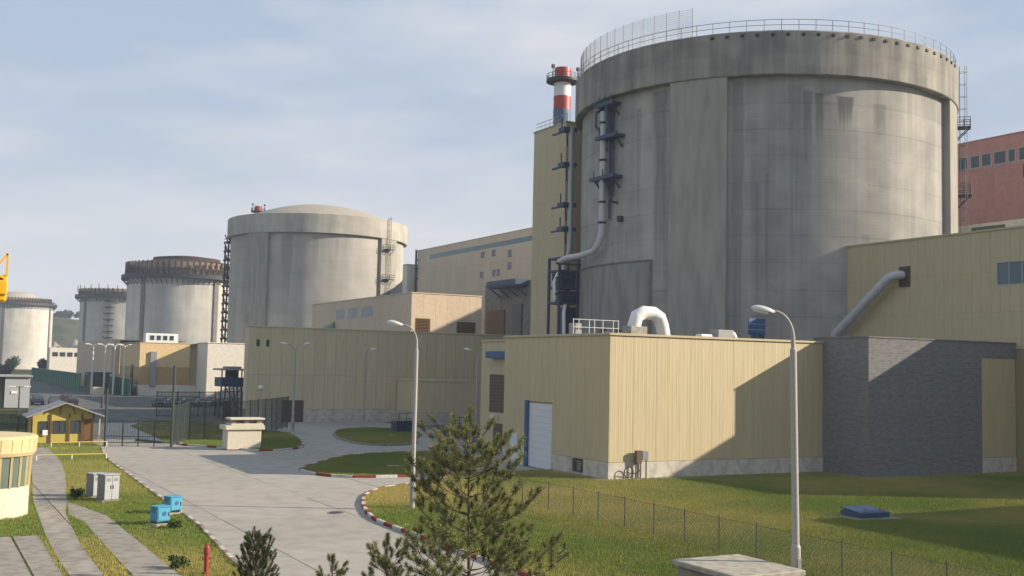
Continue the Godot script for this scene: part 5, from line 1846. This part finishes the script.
		for s in [-0.43, 0.01]:
			mb = MB.new()
			mb.cbox(Vector3(s, 0.12, 0.4), Vector3(s + 0.42, c[2] - 0.05, 0.42), 0.008)
			var dr := obj("door", mb, M.cabinet_pale, t)
			mb = MB.new()
			mb.cbox(Vector3(s + (0.34 if s < 0 else 0.04), 0.7, 0.42), Vector3(s + (0.38 if s < 0 else 0.08), 0.9, 0.45), 0.008)
			obj("handle", mb, M.frame_dark, dr)
			mb = MB.new()
			for k in 4: mb.box(Vector3(s + 0.08, c[2] - 0.32 + k * 0.05, 0.418), Vector3(s + 0.34, c[2] - 0.30 + k * 0.05, 0.428))
			obj("vent", mb, M.frame_dark, dr)
	blue_box(P(10.95, 0, 54.9), 0.4, "bright blue box on the verge, nearer of the two")
	blue_box(P(12.3, 0, 58.6), 0.4, "bright blue box at the kerb, farther of the two")
	# hydrant
	t = thing("fire_hydrant", "red fire hydrant post on the verge at the bottom edge", "hydrant", P(10.05, 0, 41.6))
	mb = MB.new()
	mb.lathe(Vector3.ZERO, [Vector2(0.13, 0), Vector2(0.13, 0.1), Vector2(0.085, 0.14), Vector2(0.085, 0.75), Vector2(0.115, 0.78), Vector2(0.115, 0.86)], 16)
	obj("barrel", mb, M.hydrant, t)
	mb = MB.new()
	mb.lathe(Vector3.ZERO, [Vector2(0.115, 0.86), Vector2(0.11, 1.0), Vector2(0.07, 1.08), Vector2(0.04, 1.1), Vector2(0.04, 1.16), Vector2(0, 1.16)], 16)
	obj("bonnet", mb, M.hydrant, t)
	for s in [-1, 1]:
		mb = MB.new()
		mb.tube([Vector3(s * 0.08, 0.62, 0), Vector3(s * 0.15, 0.62, 0)], [0.055], 10)
		obj("outlet", mb, M.hydrant, t)
	# concrete block by the lamp
	t = thing("concrete_block", "large pale concrete chamber top at the bottom edge beside the nearest lamp", "concrete block")
	block(t, "chamber", 25.25, 28.15, 29.6, 32.9, -0.1, 0.78, M.concrete, 0.04)
	block(t, "slab", 25.1, 28.3, 29.4, 33.05, 0.78, 1.0, M.concrete_pale, 0.04)
	# blue hatch on a concrete pad
	t = thing("blue_hatch", "dark blue low hatch cover on concrete pad in the lawn", "hatch", P(46.9, 0.05, 44.2), -0.1)
	mb = MB.new()
	mb.cbox(Vector3(-1.7, -0.1, -1.25), Vector3(1.6, 0.1, 1.25), 0.03)
	obj("pad", mb, M.concrete, t)
	mb = MB.new()
	mb.cbox(Vector3(-1.0, 0.1, -0.85), Vector3(1.0, 0.38, 0.85), 0.04)
	obj("frame", mb, M.hatch_blue, t)
	for s in 2:
		mb = MB.new()
		mb.ocbox(Transform3D(Basis(Vector3.RIGHT, 0.10), Vector3(-0.52 + s * 1.04, 0.44, 0)), Vector3(1.0, 0.07, 1.75), 0.02)
		var l := obj("lid", mb, M.hatch_blue, t)
		mb = MB.new()
		mb.bar(Vector3(-0.62 + s * 1.04, 0.53, 0.6), Vector3(-0.42 + s * 1.04, 0.53, 0.6), 0.04)
		obj("handle", mb, M.frame_dark, l)
	# dark cabinets near the olive block
	for c in [[50.8, 118.5, "dark blue cabinet with rail on the shaded island before the olive block"], [52.8, 108.6, "low dark blue container on the shaded yard behind the pine top"]]:
		t = thing("yard_container", c[2], "container", P(c[0], 0.05, c[1]), 0.2)
		mb = MB.new()
		mb.cbox(Vector3(-1.3, 0.1, -0.6), Vector3(1.3, 1.35, 0.6), 0.05)
		obj("case", mb, M.blue_steel, t)
		for x in [-1.1, 0.0, 1.1]:
			mb = MB.new()
			mb.bar(Vector3(x, 0, 0.7), Vector3(x, 2.3, 0.7), 0.07)
			obj("rail_post", mb, M.frame_dark, t)
		mb = MB.new()
		mb.bar(Vector3(-1.2, 2.25, 0.7), Vector3(1.2, 2.25, 0.7), 0.07)
		mb.bar(Vector3(-1.2, 1.6, 0.7), Vector3(1.2, 1.6, 0.7), 0.06)
		obj("rail", mb, M.frame_dark, t)
	# manhole covers on the islands
	for c in [[33.2, 79.0, 0.1, "pale round manhole cover on the shaded near island"], [47.0, 112.5, 0.13, "pale round manhole cover on the far shaded island"], [20.3, 56.0, 0.01, "dark iron gully cover in the concrete road"]]:
		t = thing("manhole_cover", c[3], "manhole cover", P(c[0], c[2], c[1]))
		mb = MB.new()
		var mr := 1.0 if c[2] > 0.05 else 0.6
		mb.lathe(Vector3.ZERO, [Vector2(0.75 * mr, -0.1), Vector2(0.75 * mr, 0.02), Vector2(0.6 * mr, 0.03)], 24)
		obj("collar", mb, M.concrete_pale if c[2] > 0.05 else M.concrete_dark, t)
		mb = MB.new()
		mb.lathe(Vector3.ZERO, [Vector2(0.58 * mr, 0.0), Vector2(0.58 * mr, 0.04), Vector2(0, 0.045)], 24)
		obj("lid", mb, M.concrete_pale if c[2] > 0.05 else M.dark_steel, t)
	# parked cars beyond the gate
	var paints := [mat(lin(0.02, 0.03, 0.06), 0.3), mat(lin(0.10, 0.105, 0.11), 0.3), mat(lin(0.03, 0.03, 0.035), 0.3), mat(lin(0.25, 0.26, 0.30), 0.3), mat(lin(0.06, 0.015, 0.02), 0.3)]
	var where := [[36.8, 190.0], [39.3, 190.2], [41.8, 190.1], [44.3, 190.4], [46.9, 190.2], [18.6, 196.0], [21.2, 196.3], [23.8, 196.0], [19.5, 208.0], [24.6, 210.0]]
	var names := ["dark navy car, leftmost of the row behind the gate's right post", "grey car, second of the row behind the gate's right post", "black car in the middle of the row behind the bar fence", "silver blue car, fourth of the row behind the bar fence", "maroon car, last of the row toward the guard tower", "dark navy car parked left beyond the yellow booth roof", "grey car parked beyond the yellow booth roof ridge", "black car parked right beyond the yellow booth roof", "silver car in the rear row beyond the yellow booth", "maroon car in the rear row beyond the yellow booth"]
	for k in where.size():
		car(P(where[k][0], 0.0, where[k][1]), PI * 0.5 + rng.randf_range(-0.05, 0.05) if k < 5 else -PI * 0.5 + rng.randf_range(-0.05, 0.05), paints[k % 5], names[k])
	# yellow crane jib tip at the left edge, its mast out of the picture
	t = thing("crane", "yellow crane jib tip poking in at the upper left edge", "crane", P(2.97, 0, 44.3))
	mb = MB.new()
	mb.tube([Vector3(-7.0, 0, 0), Vector3(-6.6, 11.5, 0)], [0.3], 12)
	obj("mast", mb, M.crane_yellow, t)
	mb = MB.new()
	mb.cbox(Vector3(-7.6, 10.2, -0.35), Vector3(-0.02, 10.75, 0.35), 0.05)
	obj("boom", mb, M.crane_yellow, t)
	mb = MB.new()
	mb.cbox(Vector3(-0.6, 9.95, -0.25), Vector3(-0.02, 10.95, 0.25), 0.08)
	obj("jib_head", mb, M.crane_yellow, t)
	mb = MB.new()
	mb.tube([Vector3(-0.28, 10.72, 0.24), Vector3(-0.28, 10.72, 0.28)], [0.13], 16)
	obj("pin_hole", mb, M.black, t)
	mb = MB.new()
	mb.bar(Vector3(-0.6, 10.9, 0.2), Vector3(-0.06, 11.75, 0.2), 0.07)
	mb.bar(Vector3(-0.06, 10.9, 0.2), Vector3(-0.06, 11.75, 0.2), 0.07)
	obj("strut", mb, M.crane_yellow, t)

# ---------------------------------------------------------------- plants
func needle(mb: MB, p: Vector3, d: Vector3, l: float, w: float) -> void:
	var s := d.cross(Vector3(rng.randf() - 0.5, rng.randf() - 0.5, rng.randf() - 0.5)).normalized() * w
	var nn := s.cross(d).normalized()
	if nn.y < 0: nn = -nn
	mb.tri(p - s, p + s, p + d * l, nn, nn, nn)

func rand_dir() -> Vector3:
	return Vector3(rng.randfn(), rng.randfn(), rng.randfn()).normalized()

# brush of needles round a twig
func brush(mb: MB, p: Vector3, d: Vector3, l: float, count: int, nl: float, w: float, tone: Color, tip: Color) -> void:
	for k in count:
		var u := rng.randf()
		var e := (d * rng.randf_range(0.1, 0.8) + rand_dir()).normalized()
		var c := tone.lerp(tip, clampf(u * 0.6 + rng.randf_range(-0.25, 0.35), 0.0, 1.0)) * rng.randf_range(0.75, 1.2)
		mb.col = Color(c.r, c.g, c.b)
		needle(mb, p + d * l * u, e, nl * rng.randf_range(0.7, 1.15), w)

func pine(at: Vector3, high: float, spread: float, label: String, start: float, per: int, density: int, step: float, power: float, tone: Color, tip: Color, needle_length := 0.085, needle_width := 0.006) -> void:
	var t := thing("pine_tree", label, "tree", at)
	var wood := MB.new()
	var sway := Vector3(rng.randf_range(-0.1, 0.1), 0, rng.randf_range(-0.1, 0.1))
	var axis := func(y: float) -> Vector3:
		var u: float = y / high
		return Vector3(sin(u * 5.0) * 0.05, y, cos(u * 4.0) * 0.05) + sway * u
	var tp := []
	var tr := []
	for k in 13:
		tp.append(axis.call(high * 0.985 * k / 12.0))
		tr.append(lerpf(0.085 * high / 7.0, 0.010, pow(k / 12.0, 0.7)))
	wood.tube(tp, tr, 10)
	var crown := MB.new()
	var y := start
	var turn := 0.0
	while y < high - 0.75 * minf(1.0, high / 6.0):
		var u := (high - y) / (high - start)
		var reach := spread * pow(u, power) + 0.14
		turn += 0.9
		for k in per:
			if rng.randf() < 0.12: continue
			var a := turn + TAU * k / per + rng.randf_range(-0.35, 0.35)
			var r := reach * rng.randf_range(0.6, 1.15)
			var out := Vector3(cos(a), 0, sin(a))
			var side := out.cross(Vector3.UP)
			var lift := lerpf(0.55, 0.30, u) * rng.randf_range(0.7, 1.3)
			var bend := rng.randf_range(-0.25, 0.25)
			var p0: Vector3 = axis.call(y + rng.randf_range(-0.08, 0.08))
			var pts := []
			for i in 7:
				var f := i / 6.0
				pts.append(p0 + out * r * f + side * r * bend * f * f + Vector3.UP * (r * lift * 0.45 * f + r * 0.45 * f * f))
			wood.tube(pts, [lerpf(0.012, 0.028, u), lerpf(0.008, 0.016, u), 0.006], 5, false)
			var n := int(maxf(2.0, r / 0.18))
			for i in n:
				var f := lerpf(0.28 if u > 0.3 else 0.1, 1.0, (i + rng.randf() * 0.6) / n)
				var ff := minf(f * 6.0, 5.999)
				var b: Vector3 = pts[int(ff)].lerp(pts[int(ff) + 1], ff - int(ff))
				var tang: Vector3 = (pts[int(ff) + 1] - pts[int(ff)]).normalized()
				var s := 1.0 if i % 2 == 0 else -1.0
				var d := (tang * 0.8 + side * s * rng.randf_range(0.35, 1.1) + Vector3.UP * rng.randf_range(0.0, 0.7)).normalized()
				if i == n - 1:
					b = pts[5]
					d = (tang + Vector3.UP * 0.35).normalized()
				var l := (0.10 + 0.34 * r * (1.05 - f)) * rng.randf_range(0.6, 1.2)
				wood.bar(b, b + d * l, 0.010)
				var tufts := maxi(1, int(l / 0.17))
				for q in tufts:
					var c := b + d * l * (q + 1.0) / tufts
					var e := (d + Vector3.UP * rng.randf_range(0.15, 0.9) + rand_dir() * 0.35).normalized()
					var shade := rng.randf_range(0.65, 1.2)
					brush(crown, c, e, rng.randf_range(0.12, 0.24), density, needle_length, needle_width, tone * shade, tip * (0.7 + 0.3 * shade))
		y += step * rng.randf_range(0.8, 1.15) * lerpf(0.8, 1.1, u)
	brush(crown, axis.call(high * 0.93), Vector3.UP, high * 0.065, density * 3, needle_length, needle_width, tone, tip)
	obj("trunk", wood, M.bark, t)
	obj("crown", crown, M.leaf, t)

func bush(at: Vector3, r: float, h: float, label: String, leaf: float, count: int, tone: Color, called := "bush") -> void:
	var t := thing(called, label, "tree" if called == "tree" else "bush", at)
	var wood := MB.new()
	wood.tube([Vector3(0, -0.3, 0), Vector3(0.05 * r, h * 0.35, 0), Vector3(0, h * 0.7, 0.06 * r)], [r * 0.07, r * 0.05, r * 0.015], 7)
	var lobes := []
	for k in 9:
		var a := TAU * k / 9.0 + rng.randf() * 0.6
		var c := Vector3(cos(a) * r * rng.randf_range(0.25, 0.6), h * rng.randf_range(0.3, 0.8), sin(a) * r * rng.randf_range(0.25, 0.6))
		lobes.append([c, r * rng.randf_range(0.32, 0.52)])
		wood.tube([Vector3(0, h * 0.25, 0), c * 0.6 + Vector3.UP * h * 0.05, c], [r * 0.035, r * 0.02, r * 0.008], 5)
	var mb := MB.new()
	for k in count:
		var l = lobes[rng.randi() % lobes.size()]
		var d := rand_dir()
		var p: Vector3 = l[0] + d * l[1] * pow(rng.randf(), 0.45) * Vector3(1, 0.85, 1)
		if p.y < 0.05: continue
		var x := rand_dir() * leaf
		var z := x.cross(rand_dir()).normalized() * leaf * 0.6
		var nn := x.cross(z).normalized()
		var c := tone * rng.randf_range(0.6, 1.4)
		mb.col = Color(c.r, c.g, c.b)
		mb.quad(p - x, p + z, p + x, p - z, nn)
	obj("trunk", wood, M.bark, t)
	obj("crown", mb, M.leaf, t)

func make_vegetation() -> void:
	pine(P(10.3, -0.02, 20.48), 7.2, 2.4, "young loose pine in the foreground, its top before the olive block", 1.5, 6, 140, 0.42, 0.68, Color(0.10, 0.125, 0.052), Color(0.40, 0.385, 0.15), 0.125, 0.005)
	pine(P(9.25, -0.02, 32.4), 2.95, 0.66, "small dense dark conifer at the bottom edge near the hydrant", 0.2, 10, 150, 0.16, 0.7, Color(0.04, 0.06, 0.022), Color(0.14, 0.165, 0.05), 0.085, 0.0055)
	pine(P(9.55, -0.02, 26.4), 3.2, 0.5, "slender pine tip at the bottom edge left of the big pine", 0.6, 5, 190, 0.32, 0.6, Color(0.07, 0.09, 0.038), Color(0.27, 0.265, 0.095), 0.10, 0.0052)
	pine(P(10.05, -0.02, 24.1), 4.05, 0.62, "second slender pine tip touching the big pine at its lower left", 1.2, 5, 190, 0.32, 0.6, Color(0.075, 0.095, 0.04), Color(0.29, 0.28, 0.10), 0.10, 0.0052)
	# bushes at the feet of the far cylinders and on the verge
	var far := [[10.0, 420.0, 6.0, 9.0], [30.0, 430.0, 5.0, 8.0], [44.0, 436.0, 4.5, 7.0], [22.0, 410.0, 4.0, 6.0], [54.0, 470.0, 4.0, 6.5]]
	var fn := ["round dark bush at the far left edge under the cream cylinder", "broad dark bush under the cream cylinder, beside its openings", "dark bush at the right foot of the cream cylinder", "low dark bush behind the grey hut", "small dark bush before the long white shed"]
	for k in far.size():
		bush(P(far[k][0], 0, far[k][1]), far[k][2], far[k][3], fn[k], 0.45, 1400, Color(0.035, 0.055, 0.02))
	for k in 16:
		bush(P(96.0 + k * 5.0 + rng.randf_range(-2, 2), 42.0 + k * 0.25 + rng.randf_range(-1.5, 1.0), 1150.0 + rng.randf_range(-15, 15)), 6.0, 8.5, "dark round tree in the line along the hilltop", 1.1, 420, Color(0.030, 0.045, 0.02), "tree")
		get_child(get_child_count() - 1).set_meta("group", "trees along the hilltop")
	bush(P(8.55, 0, 66.2), 0.55, 0.65, "small green shrub beside the grey cabinets", 0.07, 500, Color(0.06, 0.10, 0.025))
	bush(P(9.35, 0, 43.2), 0.5, 0.5, "low weedy shrub left of the red hydrant", 0.06, 420, Color(0.06, 0.09, 0.03))
	bush(P(11.3, 0, 53.4), 0.4, 0.4, "tuft of weeds at the foot of the nearer blue box", 0.06, 300, Color(0.05, 0.085, 0.02))
	# grass
	var mb := MB.new()
	for k in 9:
		var a := TAU * k / 9.0 + rng.randf()
		var o := Vector3(cos(a), 0, sin(a))
		var p := o * rng.randf_range(0.0, 0.09)
		needle(mb, p, (Vector3.UP + o * rng.randf_range(0.1, 0.7)).normalized(), rng.randf_range(0.07, 0.15), 0.010)
	var blade := mb.mesh()
	var xs := []
	var cs := []
	var pn := noise(77, 0.05, 4)
	for l in lawns:
		var poly: PackedVector2Array = l[0]
		var lo := poly[0]
		var hi := poly[0]
		for p in poly:
			lo = lo.min(p)
			hi = hi.max(p)
		lo.x = maxf(lo.x, -8.0)
		hi.x = minf(hi.x, 82.0)
		lo.y = maxf(lo.y, -125.0)
		hi.y = minf(hi.y, -14.0)
		var count := int((hi.x - lo.x) * (hi.y - lo.y) * l[2])
		for k in count:
			var p := Vector2(rng.randf_range(lo.x, hi.x), rng.randf_range(lo.y, hi.y))
			var right := p.x * 0.877 + p.y * 0.4805
			var ahead := p.x * 0.4805 - p.y * 0.877
			if ahead < 36.0 or absf(right) > ahead * 0.56: continue   # well outside any view of it
			if not Geometry2D.is_point_in_polygon(p, poly): continue
			if l[1] < 0.0:
				var on := false
				for q: PackedVector2Array in paved:
					if Geometry2D.is_point_in_polygon(p, q):
						on = true
						break
				if on: continue
			var d := pn.get_noise_2d(p.x, p.y)
			var b := Basis(Vector3.UP, rng.randf() * TAU).scaled(Vector3.ONE * rng.randf_range(0.7, 1.35))
			xs.append(Transform3D(b, Vector3(p.x, l[1], p.y)))
			var straw := clampf(0.30 + d * 0.9 + rng.randf_range(-0.12, 0.12) + (0.3 * smoothstep(53.0, 62.0, -p.y) if l[2] > 80.0 else 0.0), 0.0, 1.0)
			cs.append(Color(0.20, 0.265, 0.06).lerp(Color(0.50, 0.41, 0.145), straw))
	var mm := MultiMesh.new()
	mm.transform_format = MultiMesh.TRANSFORM_3D
	mm.use_colors = true
	mm.mesh = blade
	mm.instance_count = xs.size()
	for k in xs.size():
		mm.set_instance_transform(k, xs[k])
		mm.set_instance_color(k, cs[k])
	var g := MultiMeshInstance3D.new()
	g.name = "grass"
	g.multimesh = mm
	g.material_override = M.grass_blade
	g.set_meta("kind", "stuff")
	g.set_meta("label", "short patchy green and straw coloured grass on the lawns")
	g.set_meta("category", "grass")
	add_child(g)
